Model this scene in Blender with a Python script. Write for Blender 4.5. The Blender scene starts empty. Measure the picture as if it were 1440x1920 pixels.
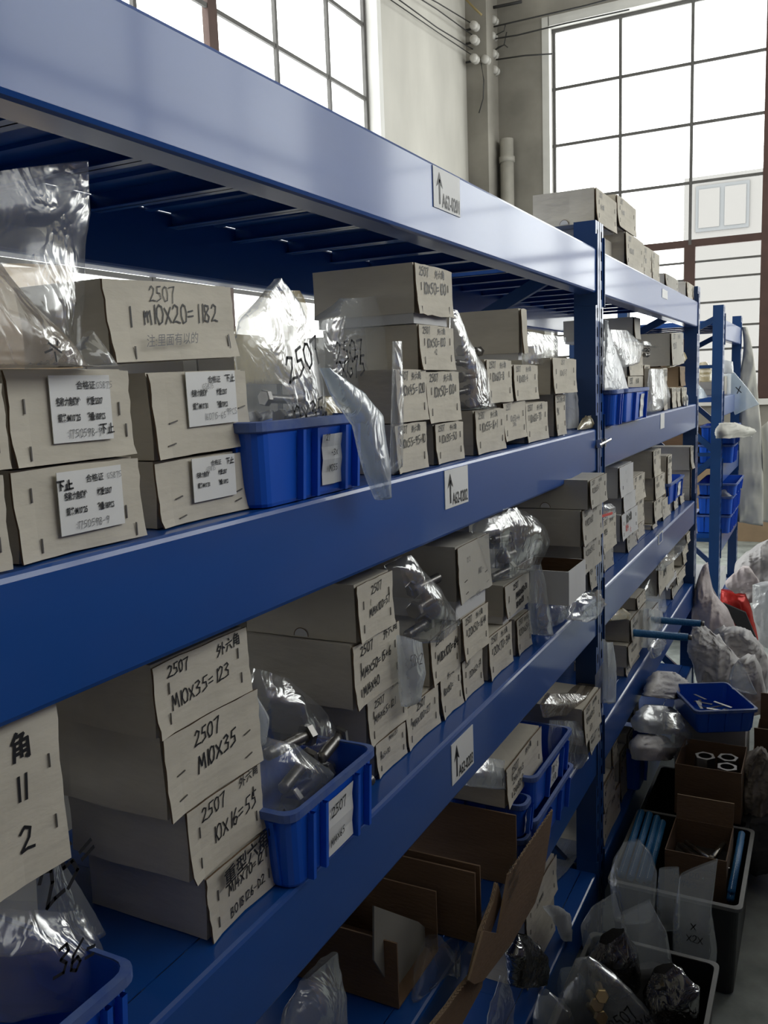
import bpy, bmesh, math, random
from mathutils import Vector, Matrix, noise
random.seed(7)
RND = random.Random(11)
SC = bpy.context.scene
COL = SC.collection
V = Vector
def rad(a): return math.radians(a)

# ------------------------------------------------------------------ camera
FPX = 1625.0                                    # focal length in pixels of the 1440x1920 frame
CAM = V((-2.3363, -0.5515, 1.6607))
_yaw, _pit, _rol = rad(27.172), rad(8.200), rad(-2.0965)
_F = V((math.cos(_pit)*math.cos(_yaw), math.cos(_pit)*math.sin(_yaw), -math.sin(_pit)))
_R0 = _F.cross(V((0, 0, 1))).normalized(); _U0 = _R0.cross(_F)
_R = _R0*math.cos(_rol)+_U0*math.sin(_rol); _U = -_R0*math.sin(_rol)+_U0*math.cos(_rol)
cd = bpy.data.cameras.new('camera'); cam = bpy.data.objects.new('camera', cd); COL.objects.link(cam)
cam.matrix_world = Matrix(((_R.x, _U.x, -_F.x, CAM.x), (_R.y, _U.y, -_F.y, CAM.y), (_R.z, _U.z, -_F.z, CAM.z), (0, 0, 0, 1)))
cd.sensor_fit = 'VERTICAL'; cd.sensor_height = 36; cd.lens = FPX*36/1920; cd.clip_start = 0.02; cd.clip_end = 200
SC.camera = cam
# ------------------------------------------------------------------ light
W = bpy.data.worlds.new('overcast'); SC.world = W; W.use_nodes = True
bg = W.node_tree.nodes['Background']; bg.inputs[0].default_value = (1.0, 0.985, 0.96, 1); bg.inputs[1].default_value = 5.0
def portal(name, loc, rot, sx, sy):
    l = bpy.data.lights.new(name, 'AREA'); l.shape = 'RECTANGLE'; l.size = sx; l.size_y = sy; l.cycles.is_portal = True
    o = bpy.data.objects.new(name, l); COL.objects.link(o); o.location = loc; o.rotation_euler = rot; return o
SC.view_settings.view_transform = 'Standard'; SC.view_settings.look = 'None'
SC.view_settings.exposure = 0.22; SC.view_settings.gamma = 1; SC.view_settings.use_curve_mapping = False
SC.cycles.use_denoising = True
SC.cycles.transparent_max_bounces = 32; SC.cycles.max_bounces = 7; SC.cycles.diffuse_bounces = 4; SC.cycles.glossy_bounces = 3
SC.cycles.caustics_reflective = False; SC.cycles.caustics_refractive = False

def at(px, py, ax, val):
    """world point where the sight line of a photograph pixel meets the plane x/y/z = val (used to measure sizes and places)"""
    v = _F*FPX + _R*(px-720) - _U*(py-960)
    t = (val-CAM[ax])/v[ax]
    return CAM + v*t

# ------------------------------------------------------------------ helpers
def mk(name, vs, fs, mat=None, parent=None, smooth=False, idx=None):
    me = bpy.data.meshes.new(name); me.from_pydata([tuple(v) for v in vs], [], fs)
    ms = mat if isinstance(mat, (list, tuple)) else [mat]
    for m in ms:
        if m: me.materials.append(m)
    if idx: me.polygons.foreach_set('material_index', idx)
    if smooth: me.polygons.foreach_set('use_smooth', [True]*len(fs))
    me.update()
    o = bpy.data.objects.new(name, me); COL.objects.link(o)
    if parent: o.parent = parent
    return o
def empty(name, loc=(0, 0, 0), rot=(0, 0, 0)):
    o = bpy.data.objects.new(name, None); COL.objects.link(o); o.location = loc; o.rotation_euler = rot; o.empty_display_size = .02; return o
def tag(o, label=None, cat=None, group=None, kind=None):
    if label: o['label'] = label
    if cat: o['category'] = cat
    if group: o['group'] = group
    if kind: o['kind'] = kind
    return o
class G:
    """collects faces for one mesh"""
    def __init__(s): s.v = []; s.f = []; s.m = []
    def box(s, a, b, m=0):
        n = len(s.v); x0, y0, z0 = a; x1, y1, z1 = b
        s.v += [(x0, y0, z0), (x1, y0, z0), (x1, y1, z0), (x0, y1, z0), (x0, y0, z1), (x1, y0, z1), (x1, y1, z1), (x0, y1, z1)]
        s.f += [(n+3, n+2, n+1, n), (n+4, n+5, n+6, n+7), (n, n+1, n+5, n+4), (n+1, n+2, n+6, n+5), (n+2, n+3, n+7, n+6), (n+3, n, n+4, n+7)]
        s.m += [m]*6; return s
    def quad(s, a, b, c, d, m=0):
        n = len(s.v); s.v += [a, b, c, d]; s.f.append((n, n+1, n+2, n+3)); s.m.append(m); return s
    def bar(s, a, b, w, h, m=0, up=V((0, 0, 1))):
        a = V(a); b = V(b); d = (b-a).normalized(); r = d.cross(up)
        if r.length < 1e-4: r = d.cross(V((0, 1, 0)))
        r.normalize(); u = r.cross(d); n = len(s.v)
        for p in (a, b):
            for i, j in ((-1, -1), (1, -1), (1, 1), (-1, 1)): s.v.append(p+r*(i*w/2)+u*(j*h/2))
        s.f += [(n+3, n+2, n+1, n), (n+4, n+5, n+6, n+7)]+[(n+i, n+(i+1) % 4, n+4+(i+1) % 4, n+4+i) for i in range(4)]; s.m += [m]*6; return s
    def tube(s, pts, r, k=8, m=0):
        n = len(s.v); pts = [V(p) for p in pts]
        for i, p in enumerate(pts):
            d = (pts[min(i+1, len(pts)-1)]-pts[max(i-1, 0)]).normalized()
            a = d.cross(V((0, 0, 1)))
            if a.length < .1: a = d.cross(V((0, 1, 0)))
            a.normalize(); b = a.cross(d); rr = r[i] if isinstance(r, (list, tuple)) else r
            for j in range(k): s.v.append(p+(a*math.cos(j*6.2832/k)+b*math.sin(j*6.2832/k))*rr)
        for i in range(len(pts)-1):
            for j in range(k): s.f.append((n+i*k+j, n+i*k+(j+1) % k, n+(i+1)*k+(j+1) % k, n+(i+1)*k+j)); s.m.append(m)
        s.f.append(tuple(n+j for j in range(k))[::-1]); s.f.append(tuple(n+(len(pts)-1)*k+j for j in range(k))); s.m += [m, m]; return s
    def out(s, name, mat, parent=None, smooth=False): return mk(name, s.v, s.f, mat, parent, smooth, s.m)

# ------------------------------------------------------------------ materials
def new_mat(name, col, rough=.6, metal=0, noise_amt=.0, nscale=8, bump=0, bscale=60, col2=None, spec=.5, coat=0, stretch=None):
    m = bpy.data.materials.new(name); m.use_nodes = True; nt = m.node_tree; b = nt.nodes['Principled BSDF']
    b.inputs['Base Color'].default_value = (*col, 1); b.inputs['Roughness'].default_value = rough; b.inputs['Metallic'].default_value = metal
    b.inputs['Specular IOR Level'].default_value = spec; b.inputs['Coat Weight'].default_value = coat; b.inputs['Coat Roughness'].default_value = .09
    tc = nt.nodes.new('ShaderNodeTexCoord'); mp = nt.nodes.new('ShaderNodeMapping'); nt.links.new(tc.outputs['Object'], mp.inputs[0])
    if stretch: mp.inputs['Scale'].default_value = stretch
    if noise_amt or col2:
        n = nt.nodes.new('ShaderNodeTexNoise'); n.inputs['Scale'].default_value = nscale; n.inputs['Detail'].default_value = 6; nt.links.new(mp.outputs[0], n.inputs['Vector'])
        r = nt.nodes.new('ShaderNodeValToRGB'); r.color_ramp.elements[0].position = .3; r.color_ramp.elements[1].position = .7
        c2 = col2 or tuple(c*(1-noise_amt) for c in col)
        r.color_ramp.elements[0].color = (*c2, 1); r.color_ramp.elements[1].color = (*col, 1)
        nt.links.new(n.outputs[0], r.inputs[0]); nt.links.new(r.outputs[0], b.inputs['Base Color'])
    if bump:
        n = nt.nodes.new('ShaderNodeTexNoise'); n.inputs['Scale'].default_value = bscale; n.inputs['Detail'].default_value = 4; nt.links.new(mp.outputs[0], n.inputs['Vector'])
        bp = nt.nodes.new('ShaderNodeBump'); bp.inputs['Strength'].default_value = bump; bp.inputs['Distance'].default_value = .004
        nt.links.new(n.outputs[0], bp.inputs['Height']); nt.links.new(bp.outputs[0], b.inputs['Normal'])
    return m
def film_mat(name, milk, tint=(.9, .93, .95), gl=.10, rough=.16, bump=.15, bscale=11):
    """polythene film: mostly see-through, part milky, with sharp creased highlights"""
    m = bpy.data.materials.new(name); m.use_nodes = True; nt = m.node_tree; nt.nodes.clear(); N = nt.nodes.new; Lk = nt.links.new
    out = N('ShaderNodeOutputMaterial'); tr = N('ShaderNodeBsdfTransparent'); tr.inputs[0].default_value = (.96, .96, .96, 1)
    df = N('ShaderNodeBsdfDiffuse'); df.inputs[0].default_value = (*tint, 1); tl = N('ShaderNodeBsdfTranslucent'); tl.inputs[0].default_value = (*tint, 1)
    g = N('ShaderNodeBsdfGlossy'); g.inputs['Roughness'].default_value = rough; g.inputs[0].default_value = (1, 1, 1, 1)
    mx0 = N('ShaderNodeMixShader'); mx0.inputs[0].default_value = .5; Lk(df.outputs[0], mx0.inputs[1]); Lk(tl.outputs[0], mx0.inputs[2])
    tc = N('ShaderNodeTexCoord'); no = N('ShaderNodeTexNoise'); no.inputs['Scale'].default_value = bscale; no.inputs['Detail'].default_value = 3; no.inputs['Distortion'].default_value = 1.5
    Lk(tc.outputs['Object'], no.inputs['Vector'])
    rp = N('ShaderNodeValToRGB'); rp.color_ramp.elements[0].position = .42; rp.color_ramp.elements[1].position = .5
    rp.color_ramp.elements[0].color = (0, 0, 0, 1); rp.color_ramp.elements[1].color = (1, 1, 1, 1); e = rp.color_ramp.elements.new(.58); e.color = (0, 0, 0, 1)
    Lk(no.outputs[0], rp.inputs[0])
    n2 = N('ShaderNodeTexNoise'); n2.inputs['Scale'].default_value = bscale*.35; n2.inputs['Detail'].default_value = 5; Lk(tc.outputs['Object'], n2.inputs['Vector'])
    ad = N('ShaderNodeMath'); ad.operation = 'MULTIPLY_ADD'; Lk(rp.outputs[0], ad.inputs[0]); ad.inputs[1].default_value = .3; Lk(n2.outputs[0], ad.inputs[2])
    bp = N('ShaderNodeBump'); bp.inputs['Strength'].default_value = bump; bp.inputs['Distance'].default_value = .02; Lk(ad.outputs[0], bp.inputs['Height'])
    Lk(bp.outputs[0], g.inputs['Normal']); Lk(bp.outputs[0], df.inputs['Normal'])
    ml = N('ShaderNodeMath'); ml.operation = 'MULTIPLY_ADD'; Lk(n2.outputs[0], ml.inputs[0]); ml.inputs[1].default_value = milk*.8; ml.inputs[2].default_value = milk*.6
    ml.use_clamp = True
    mx1 = N('ShaderNodeMixShader'); Lk(ml.outputs[0], mx1.inputs[0]); Lk(tr.outputs[0], mx1.inputs[1]); Lk(mx0.outputs[0], mx1.inputs[2])
    lw = N('ShaderNodeLayerWeight'); lw.inputs[0].default_value = .25; Lk(bp.outputs[0], lw.inputs['Normal'])
    fm = N('ShaderNodeMath'); fm.operation = 'MULTIPLY_ADD'; Lk(lw.outputs['Fresnel'], fm.inputs[0]); fm.inputs[1].default_value = .27; fm.inputs[2].default_value = gl*.35; fm.use_clamp = True
    mx2 = N('ShaderNodeMixShader'); Lk(fm.outputs[0], mx2.inputs[0]); Lk(mx1.outputs[0], mx2.inputs[1]); Lk(g.outputs[0], mx2.inputs[2])
    Lk(mx2.outputs[0], out.inputs[0]); return m
def glass_mat():
    m = bpy.data.materials.new('window_glass'); m.use_nodes = True; nt = m.node_tree; nt.nodes.clear(); N = nt.nodes.new; Lk = nt.links.new
    out = N('ShaderNodeOutputMaterial'); tr = N('ShaderNodeBsdfTransparent'); tr.inputs[0].default_value = (.93, .95, .95, 1)
    g = N('ShaderNodeBsdfGlossy'); g.inputs['Roughness'].default_value = .03; mx = N('ShaderNodeMixShader'); mx.inputs[0].default_value = .06
    Lk(tr.outputs[0], mx.inputs[1]); Lk(g.outputs[0], mx.inputs[2]); Lk(mx.outputs[0], out.inputs[0]); return m
M = {}
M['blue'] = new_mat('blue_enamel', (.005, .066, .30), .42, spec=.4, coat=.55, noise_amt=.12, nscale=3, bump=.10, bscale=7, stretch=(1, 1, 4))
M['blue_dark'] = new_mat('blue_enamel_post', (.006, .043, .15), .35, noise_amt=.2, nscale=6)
M['slot'] = new_mat('slot_shadow_steel', (.01, .015, .04), .6)
M['chrome'] = new_mat('bright_edge_steel', (.55, .57, .6), .25, 1)
M['card'] = new_mat('beige_card', (.62, .575, .485), .85, noise_amt=.22, nscale=7, bump=.25, bscale=30, stretch=(1, 1, 3))
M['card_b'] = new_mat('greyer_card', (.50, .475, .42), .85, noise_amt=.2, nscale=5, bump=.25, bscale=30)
M['card_w'] = new_mat('white_card', (.62, .62, .62), .8, noise_amt=.12, nscale=5, bump=.15, bscale=30)
M['liner'] = new_mat('dull_liner_board', (.19, .18, .155), .85, noise_amt=.2)
M['edge'] = new_mat('card_edge_brown', (.13, .08, .045), .9)
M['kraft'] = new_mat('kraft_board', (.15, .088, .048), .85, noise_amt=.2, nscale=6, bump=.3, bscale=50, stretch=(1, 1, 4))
M['kraft_l'] = new_mat('light_kraft_board', (.30, .21, .13), .85, noise_amt=.2, nscale=6, bump=.2, bscale=50)
M['ink'] = new_mat('black_marker_ink', (.012, .012, .015), .5)
M['pen'] = new_mat('grey_pencil', (.16, .16, .17), .6)
M['red'] = new_mat('red_print', (.6, .05, .04), .6)
M['paper'] = new_mat('white_paper', (.74, .74, .73), .55, noise_amt=.06, nscale=10)
M['staple'] = new_mat('dull_staple_steel', (.2, .19, .18), .4, .8)
M['bin'] = new_mat('blue_bin_plastic', (.008, .10, .60), .38, noise_amt=.15, nscale=4)
M['bin_dusty'] = new_mat('dusty_blue_rim', (.10, .15, .33), .55, col2=(.03, .08, .32), nscale=40)
M['bin_black'] = new_mat('black_tub_plastic', (.012, .013, .016), .45)
M['tub_rim'] = new_mat('dusty_grey_tub_rim', (.17, .17, .165), .6, noise_amt=.3, nscale=20)
M['steel'] = new_mat('grey_steel', (.26, .25, .24), .32, .85, noise_amt=.3, nscale=30)
M['steel_b'] = new_mat('bright_steel', (.62, .60, .57), .22, .95)
M['brass'] = new_mat('brass_tinted_steel', (.55, .42, .22), .3, .9)
M['tube'] = new_mat('blue_net_sleeve', (.01, .13, .33), .5, bump=.6, bscale=180)
M['tube_w'] = new_mat('white_sleeve_thread', (.45, .55, .6), .6)
M['clear'] = film_mat('clear_polythene', .07)
M['clear2'] = film_mat('hazy_polythene', .17, (.70, .75, .79))
M['frost'] = film_mat('frosted_polythene', .42, (.75, .80, .85), rough=.25, bump=.15)
M['milky'] = film_mat('milky_polythene', .85, (.70, .72, .74), rough=.3, bump=.2)
M['blueish'] = film_mat('bluish_polythene', .38, (.62, .72, .80), rough=.2, bump=.15)
M['amber'] = film_mat('tan_and_glow_polythene', .5, (.80, .68, .38), rough=.25, bump=.2)  # film of the tan bags; its amber also stands in for window glow
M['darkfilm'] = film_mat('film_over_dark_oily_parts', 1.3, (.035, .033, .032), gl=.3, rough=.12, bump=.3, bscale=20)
M['smoky'] = film_mat('smoky_brown_polythene', .5, (.42, .36, .30), rough=.2, bump=.25)
M['window_glow'] = film_mat('window_glow_polythene', .75, (.95, .72, .40), rough=.3, bump=.2)  # amber glow of the window put into the film colour
M['sack'] = new_mat('grey_woven_sack', (.60, .58, .58), .6, noise_amt=.25, nscale=5, bump=1.0, bscale=22)
M['sack_p'] = new_mat('pinkish_woven_sack', (.66, .58, .58), .6, noise_amt=.25, nscale=6, bump=1.0, bscale=25)
M['sack_b'] = new_mat('brownish_sack', (.22, .19, .165), .7, noise_amt=.35, nscale=9, bump=.7, bscale=50, stretch=(1, 1, 3))
M['sack_d'] = new_mat('dark_cloth', (.03, .03, .032), .8, bump=.5, bscale=40)
M['redf'] = new_mat('red_foil', (.45, .02, .015), .25, .3, bump=.6, bscale=25)
M['sheet'] = new_mat('off_white_canvas', (.56, .55, .50), .8, noise_amt=.12, nscale=4, bump=.2, bscale=30)
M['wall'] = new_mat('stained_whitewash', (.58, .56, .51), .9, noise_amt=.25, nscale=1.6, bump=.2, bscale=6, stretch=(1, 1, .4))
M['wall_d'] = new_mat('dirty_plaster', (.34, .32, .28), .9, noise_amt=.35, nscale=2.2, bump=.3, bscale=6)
M['reveal'] = new_mat('pale_reveal_paint', (.70, .69, .66), .8, noise_amt=.1, nscale=5)
M['floor'] = new_mat('worn_concrete', (.36, .39, .37), .75, col2=(.17, .19, .18), nscale=7, bump=.5, bscale=22)
M['steelbar'] = new_mat('dark_window_steel', (.11, .105, .10), .6, noise_amt=.3, nscale=9)
M['rust'] = new_mat('red_brown_window_steel', (.075, .035, .026), .6, noise_amt=.3, nscale=6)
M['glass'] = glass_mat()
M['porcelain'] = new_mat('white_porcelain', (.6, .58, .54), .3)
M['wire'] = new_mat('black_cable', (.03, .03, .03), .6)
M['wire_y'] = new_mat('yellow_cable', (.35, .27, .12), .6)
M['facade'] = new_mat('pale_facade', (.16, .155, .15), .9)
M['facade_d'] = new_mat('facade_window', (.10, .105, .11), .5)
M['concrete_p'] = new_mat('pipe_paint', (.47, .45, .40), .7, noise_amt=.25, nscale=5)

# ------------------------------------------------------------------ handwriting
FONT = {
 '0': [[(.3, 1), (.08, .8), (.03, .4), (.2, 0), (.45, .1), (.55, .5), (.48, .9), (.28, 1)]], '1': [[(.3, 1), (.24, 0)]],
 '2': [[(.05, .78), (.25, 1), (.5, .85), (.4, .5), (.02, .04), (.3, .08), (.6, .02)]],
 '3': [[(.08, .9), (.35, 1), (.5, .8), (.2, .55), (.5, .4), (.45, .1), (.05, .02)]],
 '4': [[(.35, 1), (.02, .4), (.6, .45)], [(.42, .72), (.38, -.02)]], '5': [[(.2, .98), (.12, .6), (.42, .55), (.48, .2), (.05, 0)], [(.2, .98), (.58, 1)]],
 '6': [[(.42, 1), (.1, .5), (.1, .1), (.35, 0), (.5, .3), (.3, .48), (.1, .3)]], '7': [[(.02, .92), (.55, 1), (.35, .5), (.28, -.1)]],
 '8': [[(.45, .9), (.15, .95), (.15, .65), (.48, .3), (.35, 0), (.08, .1), (.15, .4), (.48, .75), (.45, .9)]],
 '9': [[(.5, .85), (.2, 1), (.05, .7), (.25, .5), (.48, .7), (.5, .95), (.42, .4), (.25, -.05)]],
 'M': [[(0, 0), (.12, 1), (.32, .3), (.55, 1), (.66, 0)]], 'm': [[(0, 0), (.05, .7), (.1, .4), (.3, .7), (.3, .1)], [(.3, .45), (.5, .7), (.58, 0)]],
 'X': [[(.02, .85), (.55, .05)], [(.55, .85), (.03, .0)]], 'x': [[(.05, .7), (.5, .1)], [(.5, .75), (.05, .05)]],
 '=': [[(.05, .6), (.45, .64)], [(.05, .32), (.45, .36)]], '+': [[(.05, .45), (.5, .5)], [(.28, .75), (.26, .2)]], '-': [[(.05, .45), (.42, .48)]],
 ':': [[(.2, .7), (.22, .62)], [(.2, .25), (.22, .17)]], 'B': [[(.05, 0), (.08, 1), (.4, .95), (.35, .6), (.1, .52), (.5, .4), (.45, .05), (.05, 0)]],
 'D': [[(.05, 0), (.08, 1), (.5, .7), (.45, .2), (.05, 0)]], 'C': [[(.5, .9), (.15, .8), (.05, .3), (.3, 0), (.5, .1)]], 'P': [[(.05, 0), (.08, 1), (.45, .85), (.4, .55), (.08, .5)]],
 'S': [[(.5, .9), (.2, 1), (.1, .7), (.45, .35), (.35, .02), (.05, .1)]], 'G': [[(.5, .9), (.15, .8), (.05, .3), (.3, 0), (.52, .15), (.5, .45), (.3, .45)]], 'A': [[(0, 0), (.28, 1), (.56, 0)], [(.12, .4), (.45, .42)]],
 ' ': [], '.': [[(.1, .05), (.14, .02)]], '|': [[(.2, 1.05), (.18, -.05)]],
 '外': [[(.3, 1), (.05, .5)], [(.25, .8), (.5, .78), (.35, .35), (.05, 0)], [(.2, .5), (.38, .38)], [(.72, 1), (.72, -.05)], [(.72, .6), (1, .4)]],
 '六': [[(.45, 1.05), (.55, .85)], [(.05, .62), (.95, .7)], [(.38, .45), (.1, 0)], [(.6, .45), (.92, .05)]],
 '角': [[(.35, 1.1), (.1, .75)], [(.33, .95), (.65, .95), (.5, .74)], [(.2, .7), (.12, 0)], [(.2, .7), (.82, .74), (.84, .0), (.68, .06)], [(.2, .48), (.8, .5)], [(.2, .26), (.8, .28)], [(.5, .7), (.5, .1)]],
 '下': [[(.0, .9), (1, .95)], [(.5, .9), (.5, 0)], [(.5, .6), (.85, .4)]],
 '止': [[(.5, 1), (.5, .05)], [(.5, .55), (.9, .6)], [(.2, .6), (.2, .05)], [(0, 0), (1, .05)]],
}
WIDE = '外六角下止'
def strokes(g, text, h, M4, w, slope=0., jit=.05, m=0, lift=0.0):
    """ribbon strokes of marker writing; M4 maps (u, v) metres on the face to 3D"""
    x = 0.
    for ch in text:
        sx = RND.uniform(.9, 1.1)*h
        for pl in FONT.get(ch, []):
            pts = [((x+px*sx+RND.uniform(-jit, jit)*h*.5), (py*h+RND.uniform(-jit, jit)*h*.5+(x+px*sx)*slope)) for px, py in pl]
            for i in range(len(pts)-1):
                a = V((*pts[i], 0)); b = V((*pts[i+1], 0)); d = b-a
                if d.length < 1e-6: continue
                d.normalize(); n = V((-d.y, d.x, 0))*w/2; a = a-d*w*.3; b = b+d*w*.3
                g.quad(*[M4(p) for p in (a-n, b-n, b+n, a+n)], m)
        x += (1.12 if ch in WIDE else (.35 if ch in '1: .|' else .68))*sx
    return x
TXT = {}
def cjk(text, size, parent, loc, mat, rot=(math.pi/2, 0, 0), bold=0., shear=0., xs=1., name='lettering'):
    k = (text, bold, shear)
    if k not in TXT:
        cu = bpy.data.curves.new('t', 'FONT'); cu.body = text; cu.size = 1; cu.offset = bold; cu.shear = shear; cu.resolution_u = 2
        o = bpy.data.objects.new('t', cu); COL.objects.link(o); dg = bpy.context.evaluated_depsgraph_get()
        me = bpy.data.meshes.new_from_object(o.evaluated_get(dg)); bpy.data.objects.remove(o); TXT[k] = me
    me = TXT[k].copy(); me.materials.clear(); me.materials.append(mat)
    o = bpy.data.objects.new(name, me); COL.objects.link(o); o.parent = parent; o.location = loc; o.rotation_euler = rot; o.scale = (size*xs, size, size)
    return o
# ================================================================== setting
XW, YL, YR, XB, ZC = 7.5, 3.1, -4.8, -6.0, 7.2
tag(mk('floor', [(XB, YR, 0), (XW, YR, 0), (XW, YL, 0), (XB, YL, 0)], [(0, 1, 2, 3)], M['floor']), kind='structure')
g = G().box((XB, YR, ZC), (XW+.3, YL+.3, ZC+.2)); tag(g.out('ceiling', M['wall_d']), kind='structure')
def wall(name, ax, pos, thick, a0, a1, openings, mat):
    """wall plane with rectangular openings (a0,a1,z0,z1)"""
    g = G(); xs = sorted({a0, a1, *[o[0] for o in openings], *[o[1] for o in openings]}); zs = sorted({0, ZC, *[o[2] for o in openings], *[o[3] for o in openings]})
    for i in range(len(xs)-1):
        for j in range(len(zs)-1):
            cx, cz = (xs[i]+xs[i+1])/2, (zs[j]+zs[j+1])/2
            if any(o[0] < cx < o[1] and o[2] < cz < o[3] for o in openings): continue
            if ax == 0: g.box((pos, xs[i], zs[j]), (pos+thick, xs[i+1], zs[j+1]))
            else: g.box((xs[i], pos, zs[j]), (xs[i+1], pos+thick, zs[j+1]))
    return tag(g.out(name, mat), kind='structure')
FARO = [(-4.37, 2.28, 1.40, 5.47)]
LEFTO = [(-3.4, 4.97, 1.40, 6.3)]
RIGHTO = [(-2.0, 7.0, 3.2, 6.3)]
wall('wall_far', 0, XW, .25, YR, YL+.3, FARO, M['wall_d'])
wall('wall_left', 1, YL, .3, XB, XW, LEFTO, M['wall'])
wall('wall_right', 1, YR-.3, .3, XB, XW, RIGHTO, M['wall'])
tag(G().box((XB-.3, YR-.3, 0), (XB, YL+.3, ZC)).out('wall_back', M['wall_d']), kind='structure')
def window(name, ax, pos, verts, hors, z0, z1, a0, a1, label=None):
    """steel window: verts = [(a, width, material)], hors likewise; every bar and every pane its own part"""
    root = tag(empty(name, (0, 0, 0)), kind='structure')
    P = lambda a, z, d: (pos+d, a, z) if ax == 0 else (a, pos+d, z)
    def bx(nm, b0, b1, zz0, zz1, d0, d1, mat):
        g = G(); p, q = P(b0, zz0, d0), P(b1, zz1, d1)
        g.box(tuple(min(u, v) for u, v in zip(p, q)), tuple(max(u, v) for u, v in zip(p, q))); return g.out(nm, mat, root)
    for a, w, mt in verts: bx('mullion' if w > .05 else 'glazing_bar', a-w/2, a+w/2, z0, z1, .0, .05 if w > .05 else .03, M[mt])
    for z, w, mt in hors: bx('transom' if w > .05 else 'glazing_bar', a0, a1, z-w/2, z+w/2, .004, .046 if w > .05 else .026, M[mt])
    va = sorted(a for a, _, _ in verts); hz = sorted(z for z, _, _ in hors)
    for i in range(len(va)-1):
        for j in range(len(hz)-1): bx('pane', va[i]+.004, va[i+1]-.004, hz[j]+.004, hz[j+1]-.004, .012, .016, M['glass'])
    return root
low = [1.43, 1.68, 1.93, 2.17, 2.42, 2.67, 2.85]
fh = [(z, .022, 'steelbar') for z in low[1:]]+[(1.43, .06, 'rust'), (3.045, .075, 'rust'), (3.66, .03, 'steelbar'), (4.245, .03, 'steelbar'), (4.84, .03, 'steelbar'), (5.45, .05, 'steelbar')]
fv = [(2.25, .03, 'steelbar'), (1.53, .03, 'steelbar'), (.80, .03, 'steelbar'), (.03, .15, 'rust'), (-.68, .03, 'steelbar'), (-1.4, .03, 'steelbar'), (-2.14, .15, 'rust'), (-2.85, .03, 'steelbar'), (-3.6, .03, 'steelbar'), (-4.35, .04, 'rust')]
window('window_1', 0, XW+.10, fv, fh, 1.40, 5.47, -4.37, 2.28)
g = G().box((XW+.095, .80-.055, 1.4), (XW+.145, .80+.055, 3.03)); mo = g.out('mullion', M['rust'], bpy.data.objects['window_1'])
lv = [(-3.38, .04, 'steelbar'), (-2.6, .03, 'steelbar'), (-1.85, .09, 'rust'), (-1.1, .03, 'steelbar'), (-.35, .03, 'steelbar'), (.42, .09, 'rust'), (1.2, .03, 'steelbar'), (1.97, .03, 'steelbar'), (2.73, .10, 'rust'), (3.51, .03, 'steelbar'), (4.29, .03, 'steelbar'), (4.95, .05, 'steelbar')]
lh = [(1.43, .06, 'rust'), (1.9, .03, 'steelbar'), (2.37, .03, 'steelbar'), (3.0, .07, 'rust'), (3.6, .03, 'steelbar'), (4.21, .03, 'steelbar'), (4.83, .03, 'steelbar'), (5.45, .03, 'steelbar'), (6.28, .05, 'steelbar')]
window('window_2', 1, YL+.10, lv, lh, 1.40, 6.3, -3.4, 4.97)
rv = [(-1.98, .04, 'steelbar'), (-.5, .03, 'steelbar'), (1, .1, 'rust'), (2.5, .03, 'steelbar'), (4, .1, 'rust'), (5.5, .03, 'steelbar'), (6.98, .04, 'steelbar')]
rh = [(3.23, .06, 'rust'), (4.2, .07, 'rust'), (5.2, .03, 'steelbar'), (6.27, .06, 'steelbar')]
window('window_3', 1, YR-.2, rv, rh, 3.2, 6.3, -2.0, 7.0)
portal('daylight_far', (XW+.24, (2.28-4.37)/2, 3.43), (0, rad(90), 0), 4.07, 6.65)
portal('daylight_left', (.785, YL+.29, 3.85), (rad(-90), 0, 0), 8.37, 4.9)
portal('daylight_right', (2.5, YR-.29, 4.75), (rad(90), 0, 0), 9.0, 3.1)
# pale reveal around the far window, sill
g = G(); g.box((XW-.012, 2.272, 1.30), (XW+.252, 2.35, 5.56)).box((XW-.012, -4.37, 5.462), (XW+.25, 2.28, 5.56)); tag(g.out('trim_1', M['reveal']), kind='structure')
tag(G().box((XW-.05, -4.37, 1.34), (XW+.25, 2.28, 1.40)).out('trim_2', M['reveal']), kind='structure')
tag(G().box((4.962, YL-.015, 1.3), (5.04, YL+.3, 6.35)).out('trim_3', M['reveal']), kind='structure')
# column in the corner and the pipe beside it
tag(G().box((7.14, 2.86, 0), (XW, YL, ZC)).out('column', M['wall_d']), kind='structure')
p = empty('drain_pipe', (XW-.09, 2.74, 0)); tag(p, 'pale vertical pipe running up the corner beside the plaster column', 'pipe')
G().tube([(0, 0, 0), (0, 0, 4.35)], .075, 16).out('pipe_length', M['concrete_p'], p, True)
for z in (1.2, 2.7, 4.1): G().tube([(0, 0, z), (0, 0, z+.06)], .088, 16).out('bracket', M['concrete_p'], p, True)
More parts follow.
